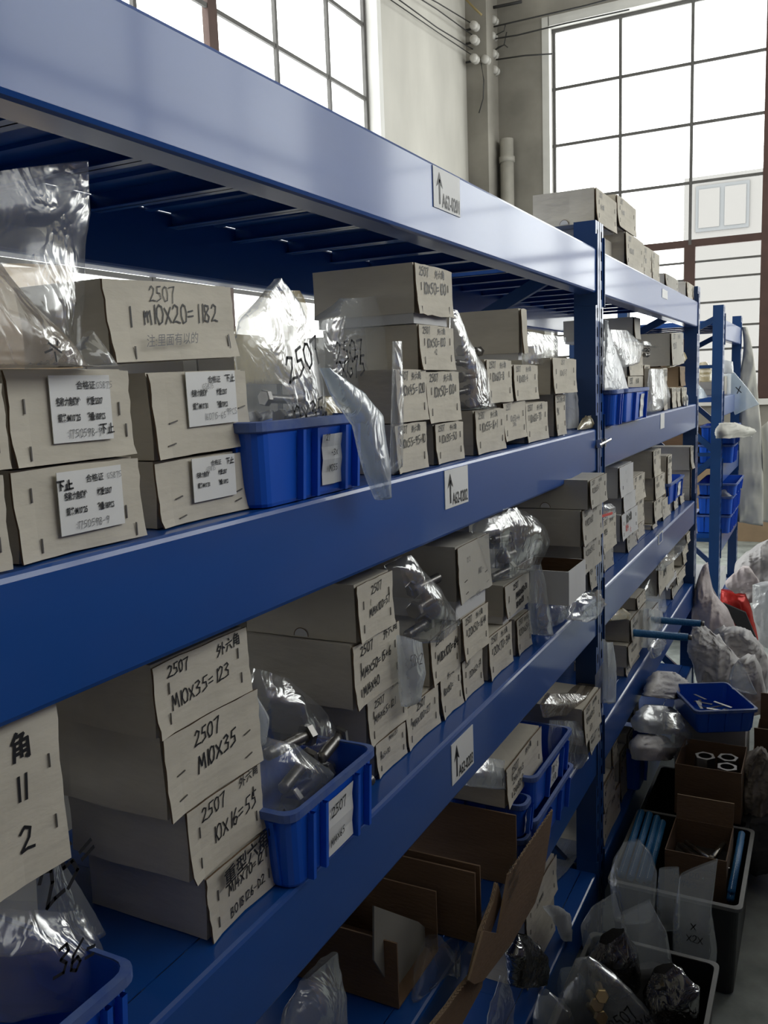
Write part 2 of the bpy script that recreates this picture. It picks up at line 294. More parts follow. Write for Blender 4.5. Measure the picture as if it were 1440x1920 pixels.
# electric insulators and cables
INS = [(at(893, 52, 0, XW-.42), 0), (at(893, 78, 0, XW-.42), 1), (at(893, 113, 0, XW-.42), 2), (at(929, 42, 0, XW-.06), 3), (at(927, 72, 0, XW-.06), 4), (at(929, 105, 0, XW-.06), 5), (at(914, 115, 0, XW-.3), 6), (at(931, 135, 0, XW-.06), 7)]
words = ['topmost on the column face', 'second down on the column face', 'lowest on the column face', 'topmost on the far wall beside the column', 'second down on the far wall', 'third down on the far wall', 'at the cable junction between column and wall', 'lowest on the far wall above the pipe']
gi = G(); gi.tube([(0, 0, 0), (-.03, 0, 0), (-.03, 0, 0), (-.06, 0, 0), (-.06, 0, 0), (-.1, 0, 0)], [.045, .045, .028, .028, .048, .04], 12)
for c, i in INS:
    r = empty('insulator', c); tag(r, 'white porcelain cable insulator, '+words[i], 'insulator', 'cable insulators in the corner')
    if i == 0: im = gi.out('knob', M['porcelain'], r, True).data
    else: o = bpy.data.objects.new('knob', im); COL.objects.link(o); o.parent = r
    G().tube([(0, 0, 0), (.06, 0, 0) if i > 2 else (.0, .12, 0)], .012, 8).out('pin', M['wire'], r)
def cable(label, pts, r=.008, mat='wire', cat='cable'):
    o = G().tube(pts, r, 6).out('cable', M[mat], None, True); return tag(o, label, cat, 'electric cables in the corner')
A = lambda x, y, d=.12: at(x, y, 0, XW-d)
cable('black cable from the top insulator along the far wall above the window', [A(905, 55), A(960, 42), A(1100, 10), A(1180, -12)])
cable('black cable crossing the top edge of the far window', [A(900, 77), A(970, 66), A(1060, 44), A(1180, 18)])
cable('black cable ending at the window edge below the others', [A(930, 112), A(985, 104), A(1036, 101)])
cable('thin black cable looping down the column', [A(902, 118, .4), A(907, 150, .4), A(906, 185, .4), A(898, 212, .4)], .006)
cable('short black jumper cable curled between the upper insulators', [A(905, 60), A(921, 70), A(945, 58), A(948, 45)], .006)
cable('short black jumper cable curled below the upper insulators', [A(905, 82), A(922, 98), A(945, 84), A(950, 60)], .006)
cable('bent black cable tail hanging from the third insulator', [A(922, 98), A(935, 88), A(946, 84), A(952, 89)], .006)
cable('black cable stub at the ceiling edge over the insulators', [A(915, 16), A(935, 12), A(955, 8), A(978, 3)], .016)
cable('yellowed flat cable hanging at the top of the column', [A(870, -5, .5), A(890, 16, .5), A(903, 28, .5)], .012, 'wire_y')
B_ = lambda x, y: at(x, y, 1, YL-.08)
cable('uppermost black cable along the window side wall', [B_(700, -60), B_(820, 5), B_(886, 45)], .006)
cable('second black cable down along the window side wall', [B_(720, -45), B_(820, 18), B_(886, 66)], .006)
cable('third black cable down along the window side wall', [B_(735, -10), B_(820, 52), B_(886, 92)], .006)
cable('lowest black cable along the window side wall', [B_(730, -2), B_(820, 60), B_(886, 104)], .005)
# pale building outside the far window
bl = empty('outside_building', (30, 2, 0)); tag(bl, 'pale plastered building seen faintly through the far window', 'building')
b0, b1 = at(1425, 455, 0, 30), at(1283, 335, 0, 30)
ya, yb, za, zb = b0.y-2, b1.y-2, b0.z, b1.z
g = G().box((0, ya-8, -1), (4, yb, zb)); g.out('outer_wall', M['facade'], bl)
w0, w1 = at(1404, 425, 0, 29.95), at(1305, 350, 0, 29.95)
f = G().box((-.05, w0.y-2, w0.z), (0, w1.y-2, w1.z)).out('window', M['facade_d'], bl)
ym = (w0.y+w1.y)/2-2
for a, b in ((w0.y-2+.1, ym-.08), (ym+.08, w1.y-2-.1)): G().box((-.08, a, w0.z+.12), (-.05, b, w1.z-.12)).out('pane', M['facade'], f)

# ================================================================== racks
ZS = [2.0, 1.5296, 1.0693, .6612, .245]
BH = .116
def front_plate(g, x0, z0, z1, y):
    xs = [0, .012, .026, .038, .0385, .046, .0465, .058, .072, .086]; n = int((z1-z0)/.05)
    zz = [z0]
    for i in range(n): zz += [z0+.012+i*.05, z0+.038+i*.05]
    zz.append(z1)
    for i in range(len(xs)-1):
        if i == 4: continue
        yy = y+.006 if i == 4 else y
        for j in range(len(zz)-1):
            if i in (1, 7) and j % 2 == 1: continue
            g.quad((x0+xs[i], yy, zz[j]), (x0+xs[i+1], yy, zz[j]), (x0+xs[i+1], yy, zz[j+1]), (x0+xs[i], yy, zz[j+1]), 2 if i in (0, 2, 6, 8) else 0)
def post(root, x, y, top, front=True):
    g = G()
    g.box((x+.001, y+.004, 0), (x+.085, y+.055, top), 1)
    if front: front_plate(g, x, .01, top, y)
    else: g.box((x, y+.055, 0), (x+.086, y+.058, top), 0)
    g.quad((x, y, 0), (x, y, top), (x, y+.058, top), (x, y+.058, 0), 0); g.quad((x+.086, y, 0), (x+.086, y, top), (x+.086, y+.058, top), (x+.086, y+.058, 0), 0)
    g.box((x-.01, y-.01, 0), (x+.096, y+.07, .006), 0)
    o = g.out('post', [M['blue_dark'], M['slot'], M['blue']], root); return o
beams = {}
def beam(root, x0, x1, y, z, lab=None, key=None):
    g = G(); b = .006
    # channel with rounded edges and a lip on the inner side
    pr = [(0, -BH+b), (.002, -BH+.002), (b, -BH), (.044, -BH), (.046, -BH+.003), (.046, -.003), (.044, 0), (b, 0), (.002, -.002), (0, -b)]
    n = len(pr)
    for x in (x0, x1):
        for p in pr: g.v.append((x, y+p[0], z+p[1]))
    for i in range(n): g.f.append((i, n+i, n+(i+1) % n, (i+1) % n)); g.m.append(0)
    g.f.append(tuple(range(n))); g.f.append(tuple(range(2*n-1, n-1, -1))); g.m += [0, 0]
    o = g.out('beam', M['blue'], root); beams[key] = o
    for xe, s in ((x0, 1), (x1, -1)):   # end connector plate wrapped on the post
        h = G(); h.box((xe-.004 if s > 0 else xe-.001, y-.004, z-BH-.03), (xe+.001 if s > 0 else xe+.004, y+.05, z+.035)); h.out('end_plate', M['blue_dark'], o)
    return o
def deck(root, x0, x1, z, y0=.0455, y1=.5605):
    n = max(1, round((x1-x0)/.2)); w = (x1-x0)/n
    for i in range(n):
        a, b = x0+i*w+.0003, x0+(i+1)*w-.0003; g = G()
        g.box((a, y0, z-.0015), (b, y1, z)); g.box((a, y0, z-.03), (a+.0015, y1, z-.0015)); g.box((b-.0015, y0, z-.03), (b, y1, z-.0015))
        g.box((a, y0, z-.03), (a+.015, y1, z-.0285)); g.box((b-.015, y0, z-.03), (b, y1, z-.0285))
        for k in (.33, .66): g.box((a+w*k-.008, y0, z-.008), (a+w*k+.008, y1, z-.0015))
        g.out('deck_panel', M['blue'], root)
def side_frame(root, x, zs, hi=2.07):
    z = .15; k = 0
    while z < hi-.2:
        G().bar((x+.043, .03, z), (x+.043, .58, z), .03, .02).out('brace', M['blue_dark'], root)
        a, b = (.04, .57) if k % 2 == 0 else (.57, .04)
        G().bar((x+.043, a, z+.02), (x+.043, b, min(z+.5, hi-.08)), .02, .034).out('brace', M['blue_dark'], root)
        z += .52; k += 1
rk = empty('storage_rack', (0, 0, 0)); tag(rk, 'blue enamelled steel storage rack of two bays with five loaded shelves', 'rack')
for px_ in (-2.086, 0, 2.0):
    post(rk, px_, 0, 2.07); post(rk, px_, .547, 2.07, False); side_frame(rk, px_, ZS)
for bi, (x0, x1) in enumerate(((-2.0, 0), (.086, 2.0))):
    for zi, z in enumerate(ZS):
        beam(rk, x0, x1, -.001, z, key=(bi, zi)); beam(rk, x0, x1, .56, z, key=('r', bi, zi)); deck(rk, x0, x1, z)
# locking clip on the post by the second shelf
c = G().tube([(-.02, -.012, 1.487), (.05, -.012, 1.49), (.115, -.012, 1.493)], .005, 8); c.box((-.004, -.016, 1.478), (.004, -.002, 1.50)); c.box((.04, -.016, 1.478), (.05, -.002, 1.50)); c.out('locking_pin', M['chrome'], rk)
rk2 = empty('storage_rack', (3.12, 0, 0)); tag(rk2, 'far blue steel rack beyond the gap, draped with off-white canvas', 'rack')
Z3 = [1.98, 1.13, .70, .2]
for px_ in (0, 1.15): post(rk2, px_, 0, 2.06); post(rk2, px_, .547, 2.06, False); side_frame(rk2, px_, Z3)
for z in Z3:
    beam(rk2, .086, 1.15, -.001, z, key=('c', z)); beam(rk2, .086, 1.15, .56, z, key=('cr', z)); deck(rk2, .086, 1.15, z)
beam(rk2, .086, 1.15, -.001, 1.53, key='c15'); deck(rk2, .086, 1.15, 1.53)
# location stickers on the beams (arrow and shelf code)
def sticker(key, tl, br, text, zb):
    p0, p1 = at(*tl, 1, -.001), at(*br, 1, -.001); x0, x1 = p0.x, p1.x; z1, z0 = p0.z, p1.z
    w, h = x1-x0, z1-z0
    ax_, sh = x0+w*.22, .016
    Q = lambda u, v, d=.0022: (x0+u*w, -.001-d, z0+v*h)
    st = empty('sticker', (0, 0, 0)); st.parent = beams[key]
    G().box((x0, -.0026, z0), (x1, -.0012, z1)).out('paper', M['paper'], st)
    return x0, x1, z0, z1
def sticker2(key, tl, br, text):
    p0, p1 = at(*tl, 1, -.001), at(*br, 1, -.001); x0, x1, z1, z0 = p0.x, p1.x, p0.z, p1.z; w, h = x1-x0, z1-z0
    g = G().box((x0, -.0024, z0), (x1, -.0012, z1), 0); y = -.0029
    Q = lambda u, v: (x0+u*w, y, z0+v*h)
    g.quad(Q(.19, .12), Q(.24, .12), Q(.24, .72), Q(.19, .72), 1)
    n = len(g.v); g.v += [Q(.215, .9), Q(.10, .52), Q(.215, .64), Q(.33, .52)]; g.f += [(n, n+1, n+2), (n, n+2, n+3)]; g.m += [1, 1]
    if text:
        k = TXTM(text); sc = w*.66/k[1]
        n = len(g.v)
        for v in k[0].vertices: g.v.append((x0+w*.30+v.co.x*sc, y, z0+h*.07+v.co.y*sc*1.6))
        for f in k[0].polygons: g.f.append(tuple(n+i for i in f.vertices)); g.m.append(1)
    o = g.out('sticker', [M['paper'], M['ink']], beams[key]); o['label'] = 'white shelf sticker with an upward arrow'+(' reading '+text if text else '')
def TXTM(text):
    cu = bpy.data.curves.new('t', 'FONT'); cu.body = text; cu.size = 1; cu.offset = .015; cu.resolution_u = 3
    o = bpy.data.objects.new('t', cu); COL.objects.link(o); dg = bpy.context.evaluated_depsgraph_get()
    me = bpy.data.meshes.new_from_object(o.evaluated_get(dg)); bpy.data.objects.remove(o); return me, max(v.co.x for v in me.vertices)
sticker2((0, 0), (810, 309), (862, 408), 'A62-0201'); sticker2((0, 1), (832, 883), (877, 940), 'A62-0202')
sticker2((0, 2), (845, 1398), (887, 1430), 'A62-0203'); sticker2((0, 3), (862, 1850), (903, 1835), 'A62-0204')
def tape(key, tl, br):
    p0, p1 = at(*tl, 1, -.001), at(*br, 1, -.001)
    o = G().box((p0.x, -.0024, p1.z), (p1.x, -.0012, p0.z)).out('sticker', M['paper'], beams[key])
tape((1, 1), (1238, 776), (1245, 802)); tape((1, 0), (1241, 541), (1251, 562))
def frame_label(key, tl, br):
    p0, p1 = at(*tl, 1, -.001), at(*br, 1, -.001); x0, x1, z0, z1 = p0.x, p1.x, p1.z, p0.z; g = G().box((x0, -.0024, z0), (x1, -.0012, z1), 0)
    w, h = x1-x0, z1-z0
    g.quad((x0+.15*w, -.0028, z0+.1*h), (x1-.15*w, -.0028, z0+.1*h), (x1-.15*w, -.0028, z1-.1*h), (x0+.15*w, -.0028, z1-.1*h), 1)
    g.out('sticker', [M['paper'], M['bin_dusty']], beams[key])
frame_label((1, 2), (1234, 1002), (1242, 1014))
# ================================================================== cartons
ORD = ['lowest', 'second up', 'third up', 'fourth up', 'fifth up']
BX = {}
def carton(key, tl, br, base, label, text=(), yf=.02, depth=.17, tone='card', yaw=0, roll=0, tray=0, staples=1, notch=0, sag=.004, bl=None, h=None, flapx=.003, curl=.008, edge=1, group='stapled cartons on the racks', fit=None, dx=0, seed=None):
    """one stapled card carton: front face seen between photograph corners tl and br on the plane y = yf, standing on base"""
    z0 = BX[base][0] if isinstance(base, str) else base
    a, b = at(*tl, 1, yf), at(*br, 1, yf)
    x0 = at(*bl, 1, yf).x*.5+a.x*.5 if bl else a.x
    x1 = b.x; z1 = a.z if h is None else z0+h
    if x0 < -1.99: x0 = -1.99
    if z0 < 1.99 and yf > -.028:
        if x0 < -.05: x1 = min(x1, -.014)
        else: x0 = max(x0, .092); x1 = min(x1, 1.988)
    w, hh = x1-x0, z1-z0
    if hh < .01: print('BAD', key, hh); hh = .05
    BX[key] = (z0+hh+.0012, x0, x1, yf)
    root = empty('carton', (x0+dx, yf, z0+.0006), (0, rad(roll), rad(yaw))); tag(root, label, 'carton', group)
    rn = random.Random(hash(key) % 9973 if seed is None else seed); rn = random.Random(sum(ord(c)*(i+3) for i, c in enumerate(key)))
    mt = M[tone]; zb = tray*hh if tray else 0
    # body: lid with gentle dents
    n = 5; vs = []; fs = []; idx = {}
    off = V((rn.uniform(0, 50), rn.uniform(0, 50), 0))
    def vert(i, j, k):
        if (i, j, k) in idx: return idx[(i, j, k)]
        u, v, t = i/n, j/n, k/n
        tp = .5-abs(u-.5)
        x = u*w; y = .003+v*depth; z = zb+t*(hh-zb)
        d = noise.noise(V((x, y, z))*14+off)*sag*.8
        if t == 1: z += -sag*1.4*math.sin(math.pi*u)*math.sin(math.pi*v)*rn.uniform(.6, 1)
        if i in (0, n): x += d+(1 if i == 0 else -1)*sag*.5*math.sin(math.pi*t)
        idx[(i, j, k)] = len(vs); vs.append((x, y, z)); return len(vs)-1
    for p in range(n):
        for q in range(n):
            for s in (0, n):
                a1 = [vert(s, p, q), vert(s, p+1, q), vert(s, p+1, q+1), vert(s, p, q+1)]; fs.append(a1 if s == n else a1[::-1])
                a2 = [vert(p, s, q), vert(p+1, s, q), vert(p+1, s, q+1), vert(p, s, q+1)]; fs.append(a2 if s == 0 else a2[::-1])
                a3 = [vert(p, q, s), vert(p+1, q, s), vert(p+1, q+1, s), vert(p, q+1, s)]; fs.append(a3 if s == n else a3[::-1])
    mk('lid' if tray else 'body', vs, fs, mt, root)
    if tray: G().box((.004, .006, 0), (w-.004, depth-.002, zb+.002)).out('tray', M['card_w'], root)
    # front flap: separate stapled sheet with brown cut edge
    m = 8; th = .0022; vs = []; fs = []; mi = []
    def fp(i, k, d):
        u, t = i/m, k/m
        ex = -flapx if i == 0 else (flapx*.8 if i == m else 0)
        x = u*w+ex+(rn.uniform(-1, 1)*.0012 if i in (0, m) else 0); z = zb*.9+t*(hh-zb*.9)+(rn.uniform(-1, 1)*.0014 if k in (0, m) else 0)
        z = min(max(z, .0008), hh-.0002)
        if k == m: z -= .004*abs(u-.5)*abs(u-.5)
        y = -.0008-noise.noise(V((x*9, z*9, off.x)))*.002-curl*max(0, (1-t)-.55)**1.5*(.3+abs(u-.5)*1.6)*1.2 - .003*max(0, .12-u)*8*(1-t)
        return (x, y-d, z)
    vals = [[fp(i, k, 0) for k in range(m+1)] for i in range(m+1)]
    for i in range(m+1):
        for k in range(m+1):
            p = vals[i][k]; vs += [p, (p[0], p[1]-th, p[2])]
    I = lambda i, k, s: (i*(m+1)+k)*2+s
    for i in range(m):
        for k in range(m):
            fs.append((I(i, k, 1), I(i+1, k, 1), I(i+1, k+1, 1), I(i, k+1, 1))); mi.append(0)
            fs.append((I(i, k+1, 0), I(i+1, k+1, 0), I(i+1, k, 0), I(i, k, 0))); mi.append(1)
    for i in range(m):
        fs.append((I(i, 0, 0), I(i+1, 0, 0), I(i+1, 0, 1), I(i, 0, 1))); fs.append((I(i, m, 1), I(i+1, m, 1), I(i+1, m, 0), I(i, m, 0)))
        fs.append((I(0, i+1, 0), I(0, i, 0), I(0, i, 1), I(0, i+1, 1))); fs.append((I(m, i, 0), I(m, i+1, 0), I(m, i+1, 1), I(m, i, 1))); mi += [1]*4
    mk('front_flap', vs, fs, [mt, M['edge']], root, False, mi)
    def FY(u, t):
        i = min(m-1, max(0, int(u*m))); k = min(m-1, max(0, int(t*m))); fu, ft = u*m-i, t*m-k
        c = [vals[i][k][1], vals[i+1][k][1], vals[i+1][k+1][1], vals[i][k+1][1]]
        return c[0]*(1-fu)*(1-ft)+c[1]*fu*(1-ft)+c[2]*fu*ft+c[3]*(1-fu)*ft-th
    if text:
        g = G()
        for it in text:
            s, u, v, sz = it[:4]; slope = it[4] if len(it) > 4 else .03; wd = it[5] if len(it) > 5 else .1; mm = it[6] if len(it) > 6 else 0
            H = hh*sz*1.12; L0 = sum((1.12 if c in WIDE else (.35 if c in '1: .|' else .68)) for c in s)*H; H *= min(1, (.99-u)*w/max(L0, 1e-4))
            strokes(g, s, H, lambda p: V((u*w+p.x, FY(min(.999, max(0, u+p.x/w)), min(.999, max(0, v+p.y/hh)))-.0009, v*hh+p.y)), H*wd*1.05, slope, m=mm)
        g.out('handwriting', [M['ink'], M['pen'], M['red']], root)
    for (u, v, vert_) in ([] if not staples else ([(.10, .22, 1), (.9, .28, 1), (.12, .62, 1), (.88, .66, 1)] if staples == 1 else [(.12, .2, 0), (.85, .2, 0), (.12, .5, 0), (.85, .5, 0)] if staples == 2 else staples)):
        y = FY(u, v)-.0012; L = min(.012, hh*.16)/2; g = G()
        d = V((0, 0, L)) if vert_ else V((L, 0, .001)); c = V((u*w, y, v*hh)); g.bar(c-d, c+d, .0013, .0011); g.out('staple', M['staple'], root)
    if notch:
        # half-round thumb cut along the lower edge of the lid side
        g = G(); r = .013; yc = depth*.5; zc = zb+.001 if tray else .002; k = 10; x = -.0012+.0
        for i in range(k):
            a, b2 = math.pi*i/k, math.pi*(i+1)/k
            for rr, r2, mm in ((0, r*.9, 1), (r*.9, r, 0)):
                g.quad((x, yc+rr*math.cos(a), zc+rr*math.sin(a)), (x, yc+r2*math.cos(a), zc+r2*math.sin(a)), (x, yc+r2*math.cos(b2), zc+r2*math.sin(b2)), (x, yc+rr*math.cos(b2), zc+rr*math.sin(b2)), mm)
        g.out('thumb_notch', [M['edge'], M['card_w']], root)
    root['_w'] = w; root['_h'] = hh
    return root
def cert(root, u0, u1, v0, v1, size_txt, qty, marks=(), tilt=0):
    """white printed certificate label"""
    w, hh = root['_w'], root['_h']; x0, x1, z0, z1 = u0*w, u1*w, v0*hh, v1*hh; y = -.0072
    lb = G().box((x0, y, z0), (x1, y+.0007, z1)).out('label', M['paper'], root); lb['label'] = 'white printed certificate label'
    W_, H_ = x1-x0, z1-z0; s = H_*.135
    T = lambda t, u, v, sz=1., b=.02, m='ink', xs=.8, sh=0.: cjk(t, s*sz, lb, (x0+u*W_, y-.0008, z0+v*H_), M[m], bold=b, xs=xs, shear=sh)
    T('合格证', .42, .80, 1.0, .012, xs=.95); T('名称:六角螺栓', .08, .56, 1.0, .03, xs=.56); T('材质:2507', .58, .56, 1.0, .03, xs=.56)
    T('规格:'+size_txt, .09, .32, 1.0, .03, xs=.60); T('数量:'+qty, .57, .32, 1.0, .03, xs=.50)
    g = G()
    for s_, u, v, sz, wd, mm in marks:
        strokes(g, s_, H_*sz, lambda p: V((x0+u*W_+p.x, y-.0010, z0+v*H_+p.y)), H_*sz*wd, 0., m=mm)
    if marks: g.out('handwriting', [M['ink'], M['pen']], lb)
    return lb
Z1, Z2, Z3_, Z4, Z5 = [z+.0004 for z in ZS]
# ---- second shelf, near bay
S2 = 'second shelf of the near bay'
carton('a0', (-150, 905), (14, 1085), Z2, 'blank beige carton, lowest at the picture edge beside the M10*25 cartons', yf=.012)
carton('a1', (-170, 720), (10, 890), 'a0', 'blank beige carton stacked at the picture edge beside the upper M10*25 carton', yf=.012)
r = carton('b0', (14, 886), (262, 1012), Z2, 'beige carton with printed label M10*25 180PCS, lower of the two, second shelf', bl=(45, 1065), yf=.02, staples=[(.10, .72, 1), (.86, .35, 1), (.14, .16, 1), (.93, .12, 1)], sag=.006)
cert(r, .28, .82, .22, .93, 'M10*25', '180PCS', [('下止', -.02, .72, .15, .2, 0), ('炉', 0, 0, .1, .1, 1), ('GS875', .75, .80, .1, .08, 1), (':1750598-9', .2, .07, .12, .09, 1)])
r = carton('b1', (10, 693), (245, 868), 'b0', 'beige carton with printed label M10*25 180PCS, upper of the two, second shelf', bl=(22, 880), yf=.022, staples=[(.09, .62, 1), (.9, .55, 1), (.95, .3, 1), (.1, .14, 1)], sag=.006)
cert(r, .28, .80, .22, .93, 'M10*25', '180PCS', [('下止', .76, .1, .15, .14, 0), ('GS875', .75, .80, .1, .08, 1), (':1750598-9', .2, .07, .12, .09, 1)])
r = carton('c0', (287, 868), (456, 965), Z2, 'beige carton with printed label M10*30, lower one, bent upper corner, beside the blue bin', bl=(303, 1003), yf=.03, staples=[(.2, .42, 0), (.92, .35, 0), (.22, .12, 0), (.9, .2, 0)], sag=.007)
cert(r, .34, .86, .3, .98, 'M10*30', '150PCS', [('下止', .78, .78, .14, .16, 0), ('GS875', .3, .68, .1, .08, 1)])
r = carton('c1', (268, 700), (462, 812), 'c0', 'beige carton with printed label M10*30 and pen notes, tilted, beside the tall clear bag', bl=(302, 862), yf=.03, roll=-1.2, staples=[(.16, .42, 0), (.93, .52, 0), (.12, .16, 0), (.88, .22, 0)], sag=.006, dx=.001)
cert(r, .30, .84, .34, .99, 'M10*30', '70PCS', [('下止', .78, .80, .13, .16, 0), ('GS875', .3, .68, .1, .08, 1), ('160715-65', .3, .1, .12, .08, 1), ('9PCS', .76, .16, .12, .08, 1)])
zt = max(BX['b1'][0], BX['c1'][0])
r = carton('d', (190, 522), (436, 664), zt+.004, 'large beige carton marked 2507 M10X20=1182, tilted across two lower cartons, second shelf', [('2507', .30, .74, .17, .03, .07), ('|', .13, .44, .2, 0, .1), ('m10X20=1182', .24, .46, .21, .03, .08), ('|', .93, .15, .15)], bl=(215, 692), yf=.035, roll=-2.5, staples=[(.93, .24, 1), (.14, .12, 1)], sag=.005, curl=.012, depth=.11)
cjk('注:里面有以的', .0125, r, (.19*r['_w'], -.0125, .19*r['_h']), M['pen'], rot=(math.pi/2, rad(-2), 0), name='handwriting', shear=.2)
# stack behind the frosted bags
w2 = 'of the four-high pair of stacks by the frosted bags'
T_ = lambda a, b='', c='': [(a, .08, .8, .13, .03, .12), ('外六角', .5, .8, .12, .04, .12), (b, .18, .5, .17, .05, .11)]+([(c, .4, .36, .1, 0, .12)] if c else [])
carton('e0', (738, 797), (798, 880), Z2, 'beige carton with crossed-out 10X count, bottom row, seen through the flat clear bag', T_('2507', '10X55=95+10'), yf=.02, bl=(744, 888))
carton('e1', (740, 693), (798, 788), 'e0', 'beige carton marked 10X45=120, above the crossed-out carton, through the flat clear bag', T_('2507', '10X45=120'), yf=.02)
carton('f0', (812, 796), (865, 867), Z2, 'beige carton marked 10X35=50 with overwritten number, lowest '+'under the 10X50 cartons', T_('2507', '10X35=50'), yf=.022, bl=(818, 877))
carton('f1', (797, 697), (858, 783), 'f0', 'beige carton marked 10X50=100, second up under the two other 10X50 cartons', T_('2507', '10X50=100'), yf=.022)
carton('f2', (784, 608), (848, 693), 'f1', 'beige carton marked 10X50=100 with small sum below, third up in its stack', T_('2507', '10X50=100', '+2'), yf=.022)
carton('f3', (777, 492), (845, 583), BX['f2'][0], 'beige lidded carton marked 10X50=100, topmost of its stack, touching the shelf shade', T_('2507', '10X50=100'), yf=.02, tray=.17, depth=.18, notch=0)
carton('g0', (887, 771), (943, 847), Z2, 'beige carton marked 10X55=16+1 below the bag of dark bolts', T_('2507', '10X55=16+1'), yf=.022, bl=(891, 858))
carton('g1', (936, 757), (983, 826), Z2+.012, 'beige carton with faint pencil sums, tipped beside carton 10X55=16+1', [('2507', .1, .8, .13, .03, .1, 1), ('10X50=44', .3, .5, .13, 0, .1, 1), ('5X6', .4, .36, .12, 0, .1, 1)], yf=.022, roll=-1, bl=(950, 833))
carton('g2', (984, 757), (1024, 818), Z2, 'beige carton with faint writing ending =70 beside the carton with pencil sums', T_('2507', '10X60=70'), yf=.022)
carton('h1', (908, 674), (957, 752), max(BX['g0'][0], BX['g1'][0]), 'beige carton marked 10X60=8 standing on the carton with pencil sums', T_('2507', '10X60=8'), yf=.02, bl=(915, 751))
carton('h2', (961, 684), (1006, 752), max(BX['g1'][0], BX['g2'][0]), 'beige carton marked 10X80=4 with a torn dog-eared flap', T_('2507', '10X80=4'), yf=.02)
carton('i', (975, 597), (985, 672), max(BX['h1'][0], BX['h2'][0]), 'wide beige lidded carton lying long side out with a half-round thumb cut', [], yf=.02, depth=.19, tray=.14, notch=1, yaw=0, h=.105, staples=0)
carton('j0', (1040, 740), (1058, 800), Z2, 'narrow beige carton by the grey cloth bag, under carton 2507', T_('2507', 'X'), yf=.02, depth=.18)
carton('j1', (1034, 671), (1078, 731), 'j0', 'beige carton marked 2507 at the rack post, above the narrow carton', [('2507', .35, .82, .12, 0, .1), ('10X65=7', .3, .5, .14, .03, .1)], yf=.01, depth=.17)
# ---- third shelf, near bay
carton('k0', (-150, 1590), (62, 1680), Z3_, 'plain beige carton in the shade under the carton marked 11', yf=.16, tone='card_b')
carton('k1', (-80, 1385), (110, 1497), Z3_+.20, 'beige carton with thick brush marking cut off by the picture edge, third shelf', [('角', .46, .74, .13, .05, .14), ('11', .46, .5, .13, .05, .12), ('2', .48, .2, .13, .05, .12)], yf=.02)
r = carton('l0', (380, 1650), (511, 1666), Z3_, 'beige carton marked M14X70=12 and B018126-D2, lowest of the four-high stack', [('2507', .76, .70, .12, .1, .12), ('M14X70=12', .28, .46, .15, .12, .11), ('B018126-D2', .28, .1, .13, .12, .11)], yf=.03, bl=(400, 1790), sag=.003, depth=.17)
cjk('重型六角螺栓', .0215, r, (.16*r['_w'], -.0105, .72*r['_h']), M['ink'], rot=(math.pi/2, rad(-8), 0), bold=.022, name='handwriting', shear=.1)
carton('l1', (350, 1521), (488, 1552), 'l0', 'beige carton marked 10X16=55, second up in the four-high stack, loose curled flap', [('2507', .16, .72, .17, .1, .1), ('外六角', .68, .84, .15, .1, .1), ('10X16=55', .28, .32, .2, .12, .09)], yf=.035, bl=(357, 1658), curl=.012)
carton('l2', (303, 1386), (485, 1447), 'l1', 'beige carton marked 2507 M10X35, third up in the four-high stack, flat staples', [('2507', .28, .70, .16, .08, .11), ('M10X35', .30, .36, .18, .12, .11)], yf=.035, bl=(317, 1530), staples=2)
carton('l3', (289, 1248), (464, 1313), 'l2', 'beige carton marked M10X35=123, topmost of the four-high stack', [('2507', .12, .76, .14, .05, .12), ('外六角', .64, .74, .15, .1, .12), ('M10X35=123', .14, .30, .18, .08, .1)], yf=.035, bl=(293, 1384), depth=.18)
carton('m0', (700, 1397), (758, 1438), Z3_, 'beige carton with writing ending 65=30, lowest behind the blue bin rim', [('M14X155', .4, .82, .12, .08, .12), ('X65=30', .1, .45, .13, .08, .12)], yf=.045, bl=(708, 1483))
carton('m1', (683, 1317), (759, 1359), 'm0', 'beige carton marked M14X65=121 in the stack behind the blue bin', [('2507', .15, .74, .14, .05, .11), ('外六角', .6, .9, .12, .05, .1), ('M14X65=121', .14, .42, .14, .12, .11)], yf=.045, bl=(694, 1400))
carton('m2', (656, 1214), (748, 1266), 'm1', 'beige carton marked M14X50=15+6 and M14X40, stained, behind the blue bin', [('2507', .12, .78, .13, .08, .12), ('外六角', .62, .84, .14, .1, .11), ('M14X50=15+6', .12, .42, .13, .12, .12), ('M14X40', .15, .14, .13, .1, .12)], yf=.04, bl=(668, 1317), notch=1, depth=.19, sag=.002)
carton('m3', (665, 1099), (734, 1161), 'm2', 'beige lidded carton marked M14X100=57, topmost of the stack behind the blue bin', [('2507', .35, .74, .13, .1, .11), ('M14X100=57', .28, .36, .12, .14, .13), ('1', .3, .56, .1)], yf=.035, bl=(673, 1207), depth=.19, notch=1, sag=.002)
carton('n0', (762, 1327), (820, 1371), Z3_, 'crumpled beige carton marked 2507 M14X100 at the lip of the third shelf', [('2507', .3, .76, .16, .08, .14), ('M14X100=27', .15, .42, .15, .1, .12)], yf=.045, bl=(759, 1435), sag=.007)
carton('n1', (826, 1268), (862, 1317), Z3_, 'beige carton marked 18X8 with loose flap at the lip of the third shelf', [('外六角', .3, .84, .12, .1, .12), ('18X80=', .1, .5, .14, .1, .12)], yf=.045, bl=(824, 1368), curl=.012)
carton('n2', (866, 1240), (902, 1284), Z3_, 'beige carton marked 20X62=5 at the lip of the third shelf', [('2507', .1, .8, .12, .08, .13), ('20X62=5', .3, .45, .15, .1, .12)], yf=.045, bl=(864, 1318))
